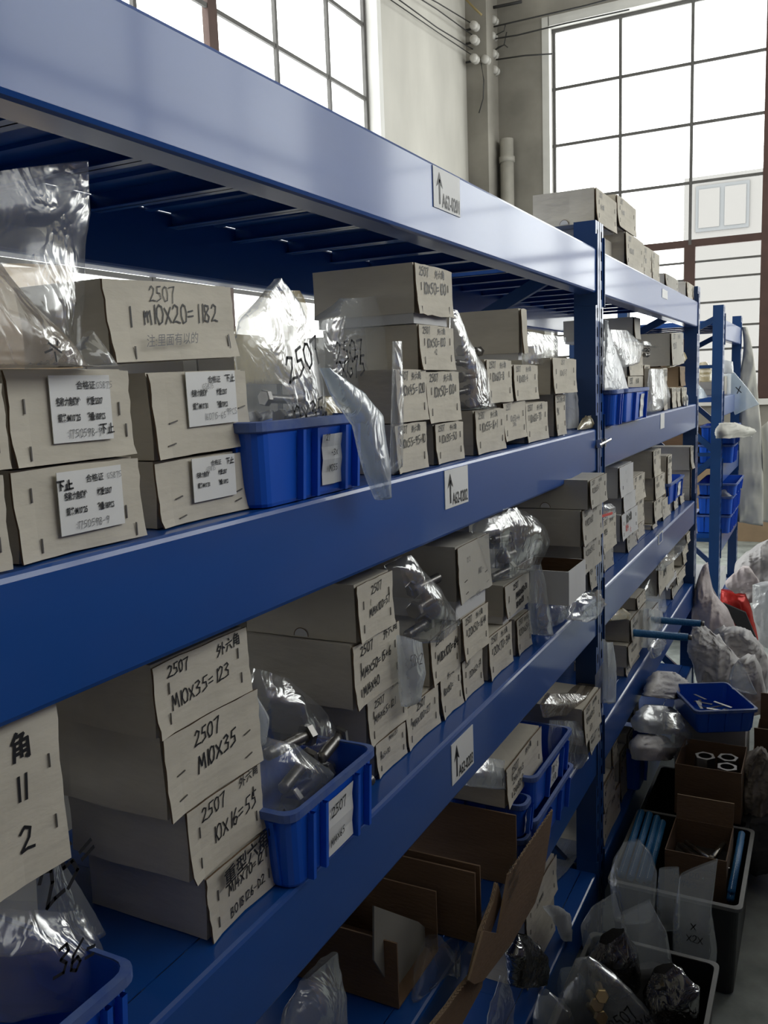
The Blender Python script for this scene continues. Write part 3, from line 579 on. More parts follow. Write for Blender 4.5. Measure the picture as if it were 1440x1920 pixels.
carton('n3', (806, 1216), (858, 1258), 'n0', 'beige carton marked M18X100=64 under the bag of dark bolts', [('2507', .15, .8, .15, .1, .14), ('M18X100=64', .2, .4, .17, .1, .13)], yf=.045, h=.085)
carton('n4', (860, 1163), (913, 1210), max(BX['n1'][0], BX['n2'][0]), 'beige carton marked 2507 20X50=164, above the carton 20X62=5', T_('2507', '20X50=164'), yf=.035, bl=(872, 1246))
carton('n5', (850, 1030), (916, 1092), 'n4', 'greyish lidded carton with faint notes and flat staples, topmost by the hazy bag', [('2 2', .25, .74, .06, .05, .1, 1), ('M10 -', .6, .5, .07, .05, .1, 1), ('X015', .5, .2, .06, .05, .1, 1)], yf=.03, bl=(864, 1114), tray=.26, staples=[(.2, .5, 0), (.85, .48, 0), (.22, .33, 0), (.88, .33, 0)], depth=.18, tone='card_b', sag=.002)
carton('o0', (917, 1194), (957, 1226), Z3_, 'beige carton marked 20X70=34, lower, beside carton 20X62=5', T_('2507', '20X70=34'), yf=.035, bl=(915, 1272))
carton('o1', (964, 1165), (992, 1192), Z3_, 'beige carton marked 20X65=7 tipped against its neighbour, third shelf', T_('2507', '20X65=7'), yf=.035, bl=(972, 1222))
carton('o2', (946, 1099), (990, 1138), max(BX['o0'][0], BX['o1'][0]), 'greyish carton with dense black writing below the bag of blue-sleeved bolts', [('2507', .3, .76, .13, .1, .16), ('M48X60=3', .4, .5, .14, .1, .2), ('BD18X28', .4, .26, .13, .1, .2), ('+', .1, .5, .1, 0, .2)], yf=.03, bl=(946, 1166), tray=.2, tone='card_b')
# stack hard against the post
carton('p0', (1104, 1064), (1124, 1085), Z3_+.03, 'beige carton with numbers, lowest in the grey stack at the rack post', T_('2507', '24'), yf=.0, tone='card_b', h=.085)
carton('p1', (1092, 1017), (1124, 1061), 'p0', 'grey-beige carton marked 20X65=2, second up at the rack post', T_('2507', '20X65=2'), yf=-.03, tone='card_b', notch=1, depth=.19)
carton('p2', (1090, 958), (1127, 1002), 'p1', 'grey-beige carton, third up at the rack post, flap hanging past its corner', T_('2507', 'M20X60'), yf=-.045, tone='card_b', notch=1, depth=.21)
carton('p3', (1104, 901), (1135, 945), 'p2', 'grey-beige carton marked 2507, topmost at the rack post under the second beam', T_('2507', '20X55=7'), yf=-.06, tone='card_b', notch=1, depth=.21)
# ---- top of the rack, far bay
ZT = Z1
TT = lambda a='': [('2507', .15, .78, .12, .03, .12, 1), (a, .2, .45, .13, .03, .12, 1)]
carton('q0', (1098, 418), (1158, 492), ZT, 'beige carton directly behind the post top, lower row on the rack top', TT('M20'), yf=.065, tone='card', h=.078, notch=1)
carton('q1', (1172, 434), (1204, 508), ZT, 'beige carton second along the lower row on the rack top', TT('M20X80'), yf=.02)
carton('q2', (1205, 459), (1219, 518), ZT, 'beige carton third along the lower row on the rack top', TT('M20'), yf=.02)
carton('q3', (1220, 469), (1234, 522), ZT, 'beige carton ending the tall lower row on the rack top', TT('12'), yf=.02)
carton('q4', (1116, 351), (1153, 424), 'q0', 'water-stained beige carton on the second tier of the rack top, thumb cut below', TT('外六角'), yf=.022, notch=1, tone='card')
carton('q5', (1156, 364), (1190, 430), BX['q1'][0], 'beige carton beside the water-stained one, second tier on the rack top', TT('外六角'), yf=.022)
carton('q6', (1247, 512), (1270, 545), ZT, 'small beige carton after the first gap on the rack top', TT('8'), yf=.02, tone='card_b', depth=.14)
carton('q7', (1287, 528), (1297, 553), ZT, 'small beige carton after the second gap on the rack top', TT('8'), yf=.02, depth=.14)
carton('q8', (1298, 535), (1308, 558), ZT, 'small beige carton touching the end post on the rack top', TT('8'), yf=.02, depth=.14)
# ---- second shelf, far bay
FT = lambda a='', m=0: [('2507', .12, .8, .13, .03, .13, m), ('外六角', .5, .8, .12, .03, .13, m), (a, .15, .5, .16, .03, .13, m)]
carton('r0', (1176, 706), (1203, 760), Z2, 'beige carton behind the blue bins, lower, far bay second shelf', FT('16X50'), yf=.09)
carton('r1', (1177, 640), (1203, 712), 'r0', 'beige carton with three lines of writing above the bins, far bay second shelf', FT('16X50'), yf=.09)
carton('r2', (1207, 684), (1217, 745), Z2, 'tall narrow beige carton behind the second blue bin', FT('7'), yf=.09)
carton('r3', (1188, 594), (1199, 642), BX['r1'][0], 'large plain grey-beige carton just under the deck, far bay second shelf', [], yf=.07, staples=0, depth=.25, tone='card_b', tray=.1)
carton('r4', (1258, 727), (1266, 760), Z2, 'narrow beige carton first of the three on the shelf lip, far bay', FT('5'), yf=.02, tone='card')
carton('r5', (1268, 728), (1274, 758), Z2, 'narrow beige carton second of the three on the shelf lip, far bay', FT('5'), yf=.02)
carton('r6', (1277, 727), (1286, 756), Z2, 'narrow beige carton third of the three on the shelf lip, far bay', FT('5'), yf=.02)
carton('r7', (1274, 687), (1283, 722), max(BX[k][0] for k in ('r4', 'r5', 'r6')), 'brown-sided carton on top of the three narrow ones, far bay second shelf', FT('5'), yf=.02, tone='kraft_l', depth=.2)
carton('r8', (1242, 690), (1249, 740), Z2, 'thin upright carton behind the bag of bolts, far bay second shelf', FT('5'), yf=.02, tone='card')
carton('r9', (1258, 624), (1280, 676), 'r7', 'lidded carton tipped forward on the top of its pile by the end post', FT('20X50'), yf=.02, roll=-2, tone='card_b', depth=.22)
carton('ra', (1236, 645), (1247, 690), 'r8', 'reddish brown carton under the deck behind the dark bolts bag', [], yf=.12, tone='kraft_l', staples=0, depth=.15)
# ---- third shelf, far bay
carton('s0', (1168, 1011), (1192, 1046), Z3_, 'greyish lidded carton standing on the lip beside the post, far bay third shelf', FT('25'), yf=.045, tone='card_b', bl=(1180, 1058))
carton('s1', (1164, 966), (1193, 1000), 's0', 'white carton with blotched red and black print, far bay third shelf', [('角六角', .3, .55, .25, .05, .2, 0), ('角外', .25, .25, .22, .0, .12, 2), ('六', .5, .1, .2, 0, .1, 2)], yf=.04, tone='card_w')
carton('s2', (1167, 930), (1189, 953), 's1', 'plain white carton tray above the blotched one', [('-', .4, .5, .1)], yf=.04, tone='card_w', staples=0)
carton('s3', (1160, 877), (1185, 925), 's2', 'white carton with a faint vertical note, topmost of the white stack', [('11', .4, .7, .1, 0, .1, 1), ('X', .5, .4, .12, 0, .1, 1)], yf=.035, tone='card_w', staples=[(.2, .3, 1)])
carton('s4', (1129, 1030), (1147, 1045), Z3_, 'beige carton by the post foot of the third shelf, far bay', FT('6'), yf=.05, tone='card_b')
carton('s5', (1128, 976), (1153, 1022), 's4', 'beige carton below the red-striped zip bag', FT('M24'), yf=.03)
carton('s6', (1192, 986), (1206, 1024), Z3_, 'beige carton bottom of the column behind the white stack', FT('8'), yf=.06)
carton('s7', (1189, 943), (1205, 982), 's6', 'beige carton second up behind the white stack', FT('8'), yf=.06)
carton('s8', (1186, 896), (1207, 936), 's7', 'browner creased carton topping the column behind the white stack', FT('8'), yf=.055, curl=.014)
carton('t0', (1222, 985), (1230, 1016), Z3_, 'carton pulled open with hanging flap, lowest of its column, far bay', FT('9'), yf=.045, roll=0)
carton('t1', (1225, 941), (1239, 981), 't0', 'beige carton second up in the column above the hanging flap', FT('9'), yf=.045)
carton('t2', (1227, 896), (1245, 934), 't1', 'beige carton with heavy writing third up in its column', FT('24X90'), yf=.045)
carton('t3', (1224, 846), (1237, 890), 't2', 'large beige carton topping the column under the second beam, far bay', FT('20'), yf=.045, depth=.26)
carton('t4', (1241, 938), (1255, 984), Z3_, 'beige carton with many pencil lines beside the blue bin, far bay', [('2507', .2, .7, .1, 0, .1, 1), ('M20X60=5', .1, .5, .12, 0, .1, 1), ('M20', .2, .3, .12, 0, .1, 1)], yf=.045)
carton('u0', (1262, 938), (1269, 962), Z3_, 'small carton under the blue bin, far bay third shelf', FT('2'), yf=.045)
carton('u1', (1274, 930), (1281, 951), Z3_, 'small carton at the far end under the blue bin', FT('2'), yf=.045)
carton('u2', (1251, 855), (1258, 896), 't4', 'narrow pale carton over the pencil-lined one', FT('2'), yf=.045, tone='card')
carton('v0', (1295, 915), (1302, 942), Z3_, 'carton by the end post, lowest, far bay third shelf', FT('3'), yf=.02, tone='card_b')
carton('v1', (1298, 876), (1307, 912), 'v0', 'carton by the end post, second up, far bay third shelf', FT('3'), yf=.02)
carton('v2', (1294, 838), (1308, 868), 'v1', 'torn-edged carton by the end post, topmost, far bay third shelf', FT('3'), yf=.01, curl=.02, tone='card_b')
# ---- fourth shelf, far bay
carton('w0', (1168, 1257), (1196, 1290), Z4, 'beige carton covered in writing, lowest at the fourth shelf lip, far bay', FT('M24X80'), yf=.03, bl=(1174, 1299))
carton('w1', (1176, 1213), (1219, 1232), 'w0', 'broad beige carton covered in writing, second up on the fourth shelf, far bay', FT('M27X90=4'), yf=.02, bl=(1177, 1255), curl=.012)
carton('w2', (1180, 1165), (1209, 1199), 'w1', 'beige carton with five lines of writing and grey side, third up, fourth shelf', FT('M27X90=8')+[('BD18', .2, .28, .12)], yf=.02, bl=(1183, 1211), tone='card_b')
carton('w3', (1193, 1122), (1208, 1147), 'w2', 'beige carton topmost of the written column, fourth shelf, far bay', FT('M24'), yf=.025)
carton('x0', (1258, 1165), (1278, 1195), Z4, 'grey-beige carton hidden behind the blue sleeved bars', [], yf=.05, tone='card_b')
carton('x1', (1268, 1131), (1282, 1165), 'x0', 'beige carton with slanting flap above the blue sleeved bars', FT('4'), yf=.035)
carton('x2', (1247, 1094), (1266, 1127), 'x1', 'white-flapped carton under the one with the square label', FT('4'), yf=.035, tone='card_w')
carton('x3', (1233, 1056), (1262, 1088), 'x2', 'carton with a square black-framed label in clear wrap', [('=', .3, .3, .4, 0, .1), ('MM', .3, .4, .3, 0, .16)], yf=.025, tone='card')
carton('x4', (1279, 1112), (1291, 1141), Z4+.11, 'beige carton leaning by the end post, fourth shelf, far bay', FT('4'), yf=.035)
carton('x5', (1278, 1075), (1293, 1110), 'x4', 'beige carton under the silvery bag, fourth shelf, far bay', FT('4'), yf=.03)
carton('x6', (1286, 1037), (1309, 1062), 'x5', 'large beige carton with two stamped lines, topmost by the end post, fourth shelf', [('MMMM', .2, .6, .14, .1, .2), ('MMM', .3, .3, .14, .1, .2)], yf=.02, depth=.22)
carton('y0', (1213, 1155), (1232, 1195), Z4+.06, 'carton wrapped in white film beside the written column', [('MX', .3, .5, .12, 0, .1, 1)], yf=.03, tone='card_w')
# ---- fourth shelf, near bay
carton('z0', (934, 1466), (1014, 1480), Z4+.148, 'clean beige carton marked 24X70=3 and 24X80=2 on the blue bins, fourth shelf', [('2507', .12, .68, .17, .1, .12), ('外六角', .5, .78, .14, .1, .12), ('24X70=3', .15, .42, .15, .12, .12), ('24X80=2', .15, .14, .15, .12, .12)], yf=.0, bl=(962, 1478), h=.085, depth=.17)
carton('z1', (1100, 1437), (1137, 1445), Z4, 'beige carton wrapped in film at the post, lowest, fourth shelf', FT('24X60=3'), yf=-.01, bl=(1108, 1451), tone='card_b')
carton('z2', (1090, 1336), (1131, 1378), 'z1', 'beige carton marked 24X60=3 at the post, fourth shelf, underlined writing', FT('24X60=3')+[('20X', .3, .2, .14)], yf=-.012, bl=(1097, 1374))
# ---- bottom shelf cartons, far bay
carton('A0', (1127, 1690), (1160, 1590), Z5-.0, 'beige carton with blurred writing lowest in the bottom shelf pile', FT('9'), yf=.02, h=.10, bl=(1130, 1650))
b5 = BX['A0'][0]
carton('A1', (1130, 1516), (1150, 1560), 'A0', 'beige carton second up in the bottom shelf pile', FT('9'), yf=.02, h=.09, bl=(1130, 1516))
carton('A2', (1147, 1450), (1156, 1512), 'A1', 'beige carton third up in the bottom shelf pile beside the post', FT('9'), yf=.02, h=.075)
carton('A3', (1162, 1452), (1172, 1530), Z5, 'beige carton behind the pile, bottom shelf, tall', FT('9'), yf=.03, h=.17)
carton('A4', (1176, 1440), (1184, 1510), Z5, 'beige carton at the end of the bottom shelf row', FT('9'), yf=.03, h=.19)
carton('A5', (1186, 1355), (1195, 1412), Z5+.20, 'grey-sided carton high over the bottom shelf row', FT('9'), yf=.03, tone='card_b', h=.10)
carton('B0', (983, 1850), (1038, 1810), Z5-.0, 'creased beige carton marked M70 under the fourth beam near the post', [('M70', .3, .5, .12), ('5', .1, .8, .1)], yf=.04, h=.10)
carton('B1', (985, 1745), (1042, 1760), 'B0', 'beige carton with tilted lid lines under the fourth beam near the post', [('5', .3, .8, .1), ('1X MMMM', .3, .5, .12)], yf=.04, h=.10)

# ================================================================== blue bins
def bin_(tl, br, z0, label, yf=-.03, depth=.2, h=None, ribs=(.3, .42, .7, .82), card=None, yaw=0, dusty=1, pos=None, dims=None, tilt=(0, 0), group='blue parts bins', mat='bin', rim='bin_dusty', cardtext=None, flare=.92):
    if pos: x0, y0 = pos; w, depth, hh = dims
    else:
        a, b = at(*tl, 1, yf), at(*br, 1, yf); x0, y0 = a.x, yf; x0 = max(x0, .1) if x0 > -.1 else x0; w = b.x-x0; hh = h or (a.z-z0)
    root = empty('parts_bin', (x0, y0, z0+.0012), (rad(tilt[0]), rad(tilt[1]), rad(yaw))); tag(root, label, 'bin', group)
    def ring(s, z, r=.018, inset=0):
        """rounded rectangle scaled s about the centre"""
        pts = []; hw, hd = w/2*s-inset, depth/2*s-inset
        for cx, cy, a0 in ((hw-r, hd-r, 0), (-hw+r, hd-r, 90), (-hw+r, -hd+r, 180), (hw-r, -hd+r, 270)):
            for k in range(5): a = rad(a0+k*22.5); pts.append((w/2+cx+r*math.cos(a), depth/2+cy+r*math.sin(a), z))
        return pts
    def loft(rings, cap0=True, cap1=True):
        vs = []; fs = []; n = 20
        for r_ in rings: vs += r_
        for i in range(len(rings)-1):
            for j in range(n): fs.append((i*n+j, i*n+(j+1) % n, (i+1)*n+(j+1) % n, (i+1)*n+j))
        if cap0: fs.append(tuple(range(n))[::-1])
        if cap1: fs.append(tuple(range((len(rings)-1)*n, len(rings)*n)))
        return vs, fs
    t = .003; f = flare
    vs, fs = loft([ring(f-.02, 0), ring(f, .004), ring(.985, hh-.001), ring(.985, hh-.001, inset=t), ring(f, .006, inset=t)])
    mk('tub', vs, fs, M[mat], root, False)
    vs, fs = loft([ring(.985, hh-.012), ring(1.0, hh-.012), ring(1.035, hh-.010), ring(1.035, hh), ring(.99, hh+.001, inset=t), ring(.985, hh-.012, inset=t)], False, False)
    mk('rim', vs, fs, M[rim if dusty else mat], root)
    for u in ribs:
        g = G(); x = w*(1-f)/2+u*w*f; yb, yt = depth*(1-f)/2, depth*.0075
        g.quad((x-.003, yb-.009, .002), (x+.003, yb-.009, .002), (x+.003, yt-.009, hh-.012), (x-.003, yt-.009, hh-.012)); g.quad((x-.003, yb, .002), (x-.003, yb-.009, .002), (x-.003, yt-.009, hh-.012), (x-.003, yt, hh-.012)); g.quad((x+.003, yb-.009, .002), (x+.003, yb, .002), (x+.003, yt, hh-.012), (x+.003, yt-.009, hh-.012)); g.quad((x-.003, yb, .002), (x+.003, yb, .002), (x+.003, yb-.009, .002), (x-.003, yb-.009, .002))
        g.out('rib', M[mat], root)
    for u in (.2, .5, .8):
        g = G(); y = depth*(1-f)/2+u*depth*f; xb, xt = w*(1-f)/2, w*.0075
        g.bar((xb+.0015, y, .004), (xt-.0005, y, hh-.012), .008, .006, up=V((0, 1, 0))); g.out('rib', M[mat], root)
    if card:
        u0, u1, v0, v1 = card; Y = lambda v: depth*(1-f)/2*(1-v)+depth*.0075*v-.0025
        g = G(); n = 4
        for i in range(n):
            for j in range(n):
                q = []
                for a_, b_ in ((i, j), (i+1, j), (i+1, j+1), (i, j+1)):
                    u, v = u0+(u1-u0)*a_/n, v0+(v1-v0)*b_/n; q.append((w*u, Y(v)-.001-.0012*math.sin(u*90)-.001*math.cos(v*14), v*(hh-.014)+.004))
                g.quad(*q)
        cd_ = g.out('label_card', M['paper'], root)
        if cardtext:
            g = G()
            for s, u, v, sz, sl in cardtext:
                H = hh*sz; strokes(g, s, H, lambda p: V((w*u+p.x, Y(min(1, v+p.y/hh))-.0042, v*hh+p.y)), H*.13, sl)
            g.out('handwriting', [M['ink']], root)
    return root
bin_((484, 822), (686, 790), Z2, 'blue parts bin on the second shelf holding clear bags of bolts marked 2507', yf=-.002, depth=.15, h=.096, ribs=(.32, .46, .76, .9), card=(.54, .74, .1, .86), cardtext=[('27', .55, .7, .08, 0), ('-3X', .6, .5, .08, 0), ('M755', .58, .3, .08, 0)])
bin_((548, 1560), (706, 1425), Z3_, 'blue parts bin with card 2507 M14X65 at the lip of the third shelf', yf=-.012, depth=.125, h=.10, ribs=(.15, .30, .72, .88), card=(.36, .66, .05, .92), cardtext=[('2507', .39, .58, .13, .1), ('M14X65', .375, .2, .095, .15)])
bin_((2, 1893), (252, 1775), Z3_, 'blue parts bin at the picture corner on the third shelf, filled with bagged bolts', yf=-.03, depth=.21, h=.10, ribs=(.2, .5, .72, .86))
bin_((1130, 742), (1170, 737), Z2, 'blue parts bin against the post on the second shelf, under the pen-marked bag', yf=-.03, depth=.16, h=.098, ribs=(.35, .6), card=None)
bin_((1175, 735), (1217, 731), Z2, 'blue parts bin with vertical card strip, second along from the post, second shelf', yf=-.03, depth=.16, h=.098, ribs=(.3, .85), card=(.6, .72, .05, .9))
bin_((1257, 902), (1283, 890), BX['u0'][0], 'small blue bin with white card perched on two small cartons, third shelf', yf=.03, depth=.15, h=.09, ribs=(.3, .8), card=(.55, .75, .1, .9))
zb = Z4
bin_((982, 1540), (997, 1540), Z4, 'blue bin with white card, lower one beneath the carton 24X70=3', yf=-.03, depth=.17, h=.072, ribs=(.5, .85), card=(.15, .4, .1, .9))
bin_((982, 1540), (997, 1480), Z4+.075, 'blue bin with white card, upper one beneath the carton 24X70=3', yf=-.03, depth=.17, h=.072, ribs=(.5, .85), card=(.15, .4, .1, .9))
bin_((1004, 1540), (1075, 1440), Z4, 'blue bin under the bin of steel nuts, fourth shelf', yf=-.035, depth=.17, h=.085, ribs=(.3, .6, .85))
bin_((1004, 1480), (1072, 1385), Z4+.088, 'blue bin of steel nuts with inked card, fourth shelf near the post', yf=-.03, depth=.17, h=.085, ribs=(.3, .7, .85), card=(.36, .62, .1, .9), cardtext=[('角六', .4, .5, .2, .1), ('六角', .4, .2, .2, .1)])
# ================================================================== bolts
def hexprism(g, r, x0, x1, m=0, ch=.15):
    n = len(g.v)
    for x, rr in ((x0, r), (x1-.15*(x1-x0), r), (x1, r*.88)):
        for k in range(6): g.v.append((x, rr*math.cos(k*math.pi/3), rr*math.sin(k*math.pi/3)))
    for i in range(2):
        for k in range(6): g.f.append((n+i*6+k, n+i*6+(k+1) % 6, n+i*6+6+(k+1) % 6, n+i*6+6+k)); g.m.append(m)
    g.f.append(tuple(n+k for k in range(6))[::-1]); g.f.append(tuple(n+12+k for k in range(6))); g.m += [m, m]
BM = {}
def bolt_mesh(kind):
    if kind in BM: return BM[kind]
    L, r = {'big': (.07, .0088), 'mid': (.045, .006), 'small': (.034, .0048)}[kind]
    h = G(); hexprism(h, r*1.75, 0, r*1.25)
    ph = h.out('head', M['steel']); s = G(); n = 26; pts = []; rs = []
    for i in range(n+1):
        x = -L*i/n; pts.append((x, 0, 0)); rs.append(r if i < 8 else (r if i % 2 else r*.84))
    s.tube(pts, rs, 10); ps = s.out('shank', M['steel'], None, True)
    a, b = ph.data, ps.data; bpy.data.objects.remove(ph); bpy.data.objects.remove(ps); BM[kind] = (a, b, L, r); return BM[kind]
def bolts(c, size, n, kind, label, group, rn=None, floor=None):
    """n loose hex bolts heaped in layers inside a box of the given size about c (bottom centre)"""
    a, b, L, r = bolt_mesh(kind); rn = random.Random(int(abs(c[0]*1000))+n)
    nx = max(1, int(size[0]/(L+r*3.2)+.45)); n = min(n, 3*nx*max(1, int(size[1]/(r*4.0)))); ny = max(1, int(size[1]/(r*4.0))); k = 0; z = c[2]+r*1.9
    while k < n:
        for j in range(ny):
            for i in range(nx):
                if k >= n: break
                x = c[0]-size[0]/2+(i+.5)*size[0]/nx+L/2*.5; y = c[1]-size[1]/2+(j+.5)*size[1]/ny
                t = empty('hex_bolt', (x, y, z+rn.uniform(0, .001)), (rn.uniform(0, 1), rn.uniform(-.12, .12), rn.choice((0, math.pi))+rn.uniform(-.25, .25))); tag(t, label, 'bolt', group)
                if t.rotation_euler.z > 1.5: t.location.x -= L*.5
                for nm, me in (('head', a), ('shank', b)): o = bpy.data.objects.new(nm, me); COL.objects.link(o); o.parent = t
                k += 1
        z += r*4.0
        ny = max(1, ny-1)
# ================================================================== bags
def ease(pts, n):
    """n+1 samples of a smooth line through the points"""
    m = len(pts)-1; out = []
    for i in range(n+1):
        s = i/n*m; k = min(m-1, int(s)); f = s-k
        p0, p1, p2, p3 = pts[max(0, k-1)], pts[k], pts[k+1], pts[min(m, k+2)]
        out.append(.5*((2*p1)+(p2-p0)*f+(2*p0-5*p1+4*p2-p3)*f*f+(3*p1-p0-3*p2+p3)*f**3))
    return out
def straight(pts, n):
    m = len(pts)-1; out = []
    for i in range(n+1):
        s = i/n*m; k = min(m-1, int(s)); out.append(pts[k].lerp(pts[k+1], s-k))
    return out
def settle(p, val, zmid):
    """keep a soft bag out of the decks, beams and posts it rests against"""
    if val >= .035:
        lv = max([z for z in ZS if z < zmid], default=0); up = min([z for z in ZS if z > zmid], default=9)
        p.y = max(p.y, .0); p.z = min(max(p.z, lv+.003), up-BH-.004)
    elif val > -.03:
        for z in ZS:
            if z-BH-.004 < p.z < z+.003 and p.y > -.009 and -2.1 < p.x < 2.1:
                if zmid > z-.03: p.z = z+.003
                else: p.y = -.009
    for a, b in ((0, .086), (2.0, 2.086)):
        if a-.012 < p.x < b+.012 and -.012 < p.y < .07 and p.z < 2.07:
            if val < -.0: p.y = min(p.y, -.012)
            else: p.x = a-.014 if p.x < (a+b)/2 else b+.014
    return p
def bag(name, label, cat, left, right, plane, thick, mat, amp=.006, nr=30, nc=14, group=None, freq=22, closed=False, text=None, lean=(0, 0), minz=None, tmat='ink', cnt=0):
    if name == 'sack': nr, nc, freq = nr*2, nc*2, freq*1.6
    """soft bag: outline between two edge lines (photograph points, foot to mouth) lying on a real plane, given real thickness and creases"""
    ax, val = plane
    cv_ = ease if name in ('sack', 'canvas_sheet', 'foil_wrap', 'canvas_bundle', 'cloth_bag') or group == 'soft bags piled at the rack foot' else straight
    L = cv_([at(*p, ax, val) for p in left], nr); R = cv_([at(*p, ax, val) for p in right], nr)
    N = V((0, -1, 0)) if ax == 1 else (V((-1, 0, 0)) if ax == 0 else V((0, 0, 1)))
    TH = ease([V((t, 0, 0)) for t in thick], nr); H = max(p.z for p in L)-min(p.z for p in L)+1e-4; zb = min(p.z for p in L+R)
    off = V((sum(ord(c) for c in label) % 97, 3.1, 7.7)); vs = []; fs = []; zmid = sum(p.z for p in L+R)/(2*len(L)); n2 = 2*nc; sc = min(1, (R[nr//2]-L[nr//2]).length/.12)
    A = amp*(1.5 if name == 'sack' else .55)*max(.35, sc)
    for i in range(nr+1):
        th = max(.0012, TH[i].x)
        for j in range(n2):
            a = math.pi*2*j/n2; s = .5-.5*math.cos(a); side = math.sin(a)
            p = L[i]*(1-s)+R[i]*s
            q = p*freq+off+V((0, 0, 5 if side < 0 else 0))
            c1 = noise.noise(q*.6); c2 = 1-abs(noise.noise(V((q.x*.9, q.y*.9, q.z*.35))))*2; c3 = 1-abs(noise.noise(q*2.2+V((9, 9, 9))))*2
            d = A*(c1*1.1+max(0, c2)**3*.9+max(0, c3)**4*.22)
            if name == 'sack': d += .17*A*(max(0, 1-abs(noise.noise(V((q.x*2.6+q.z, q.y*2.6, q.z*.9+q.x))))*2.4)**2+.5*max(0, 1-abs(noise.noise(q*4.5))*2.4)**2)
            p = p+N*(side*th*(.85+.3*noise.noise(q*.4))+d*(1 if side >= 0 else -1)*(1 if abs(side) > .1 else .3))
            if ax == 1: p.x += A*.5*noise.noise(q*.9+V((4, 0, 0)))
            p.z += A*.4*noise.noise(q*.9+V((0, 4, 0)))
            if ax == 1: p = settle(p, val, zmid)
            if minz is not None: p.z = max(p.z, minz)
            vs.append(p)
    for i in range(nr):
        for j in range(n2): fs.append((i*n2+j, (i+1)*n2+j, (i+1)*n2+(j+1) % n2, i*n2+(j+1) % n2))
    fs.append(tuple(range(n2)))
    if closed: fs.append(tuple(range(nr*n2, (nr+1)*n2))[::-1])
    base = sum(vs, V((0, 0, 0)))/len(vs); base.z = min(v.z for v in vs)
    root = empty(name, base); tag(root, label, cat, group)
    o = mk('film' if name != 'sack' else 'fabric', [v-base for v in vs], fs, M[mat], root, True)
    if text:
        g = G()
        for s, px, py, sz, rot in text:      # written along the bag: pixel of the first letter's foot, height in metres, angle
            p0 = at(px, py, ax, val-(.0 if ax else 0))+N*(max(thick)*.9+A*1.6); ca, sa = math.cos(rad(rot)), math.sin(rad(rot))
            ex = V((1, 0, 0)) if ax == 1 else V((0, -1, 0))
            strokes(g, s, sz, lambda p: p0-base+ex*(p.x*ca-p.y*sa)+V((0, 0, p.x*sa+p.y*ca)), sz*.12, 0.)
        g.out('handwriting', [M[tmat]], root)
    return root
def P1(px, py, y): return at(px, py, 1, y)
BG = 'polythene bags on the racks'
# second shelf, near bay
zz = BX['b1'][0]
bag('plastic_bag', 'tall clear bag standing open on the M10*25 cartons, tears and sharp creases', 'bag', [(-90, 688), (-85, 560), (-80, 430), (-70, 330)], [(150, 688), (142, 600), (150, 480), (166, 400), (164, 300)], (1, .07), [.03, .035, .02, .006, .003], 'clear', .011, 36, 18, BG, 16, minz=zz+.001)
bag('plastic_bag', 'slumped smoky bag with brush writing lying across the tall clear bag', 'bag', [(-140, 700), (-130, 620), (-120, 520), (-110, 470)], [(160, 702), (110, 640), (40, 560), (-10, 480)], (1, .02), [.03, .04, .03, .012], 'smoky', .010, 30, 16, BG, 16, minz=zz+.001, text=[('六', 8, 665, .014, -35)])
bag('plastic_bag', 'small clear bag corner crumpled beside carton 2507 M10X20=1182', 'bag', [(128, 712), (135, 660), (160, 632)], [(236, 706), (205, 672), (170, 620)], (1, .0), [.012, .018, .006], 'clear', .009, 16, 10, BG, 30, minz=zz+.001)
bag('plastic_bag', 'clear bag of bolts marked 2507 933 10X35, pointed corner up, in the blue bin', 'bag', [(470, 800), (462, 740), (440, 650), (450, 600), (520, 523)], [(597, 805), (598, 760), (585, 660), (560, 570), (524, 521)], (1, .05), [.035, .04, .025, .01, .004], 'clear2', .007, 34, 16, BG, 18, text=[('2507', 488, 722, .030, 22), ('933', 560, 730, .019, 0), ('10X35', 492, 808, .026, 8)])
bag('plastic_bag', 'yellow tinted clear bag rising behind the bag marked 933', 'bag', [(445, 720), (440, 640), (455, 590), (500, 545)], [(560, 720), (565, 640), (575, 580), (560, 545)], (1, .16), [.02, .02, .012, .004], 'amber', .008, 26, 14, BG, 18)  # window glow is painted in by this bag's amber tint
bag('plastic_bag', 'large open clear bag marked 2507 XG75 standing behind the blue bin', 'bag', [(600, 850), (595, 760), (580, 660), (590, 600), (640, 560)], [(732, 880), (730, 760), (738, 650), (745, 590), (738, 555)], (1, .10), [.03, .03, .025, .02, .012], 'clear2', .009, 36, 18, BG, 15, text=[('2507', 590, 685, .030, 5), ('XG75', 600, 712, .028, 5)])
bag('plastic_bag', 'pale bluish bag mouth drooping over the second beam beside the blue bin', 'bag', [(712, 938), (690, 890), (665, 800), (620, 740), (600, 690)], [(728, 930), (725, 870), (715, 780), (680, 735), (610, 690)], (1, -.045), [.010, .014, .012, .012, .008], 'blueish', .007, 34, 12, BG, 20)
bag('plastic_bag', 'flat clear upright bag in front of the crossed-out carton', 'bag', [(733, 890), (735, 800), (737, 640)], [(754, 868), (755, 760), (753, 640)], (1, -.01), [.006, .006, .003], 'clear2', .003, 20, 8, BG, 18)
bag('plastic_bag', 'small crinkled tan bag in the blue bin beside the pointed bag', 'bag', [(598, 800), (600, 770), (598, 745)], [(654, 795), (650, 765), (622, 742)], (1, .06), [.02, .02, .008], 'amber', .010, 16, 12, BG, 30)
bag('plastic_bag', 'clear bag of dark bolts drooping beside the four-high 10X50 stack', 'bag', [(857, 769), (853, 700), (848, 640), (845, 580)], [(925, 768), (905, 700), (875, 640), (858, 582)], (1, .03), [.03, .03, .016, .004], 'clear', .007, 26, 14, BG, 20, minz=BX['g0'][0]+.001)
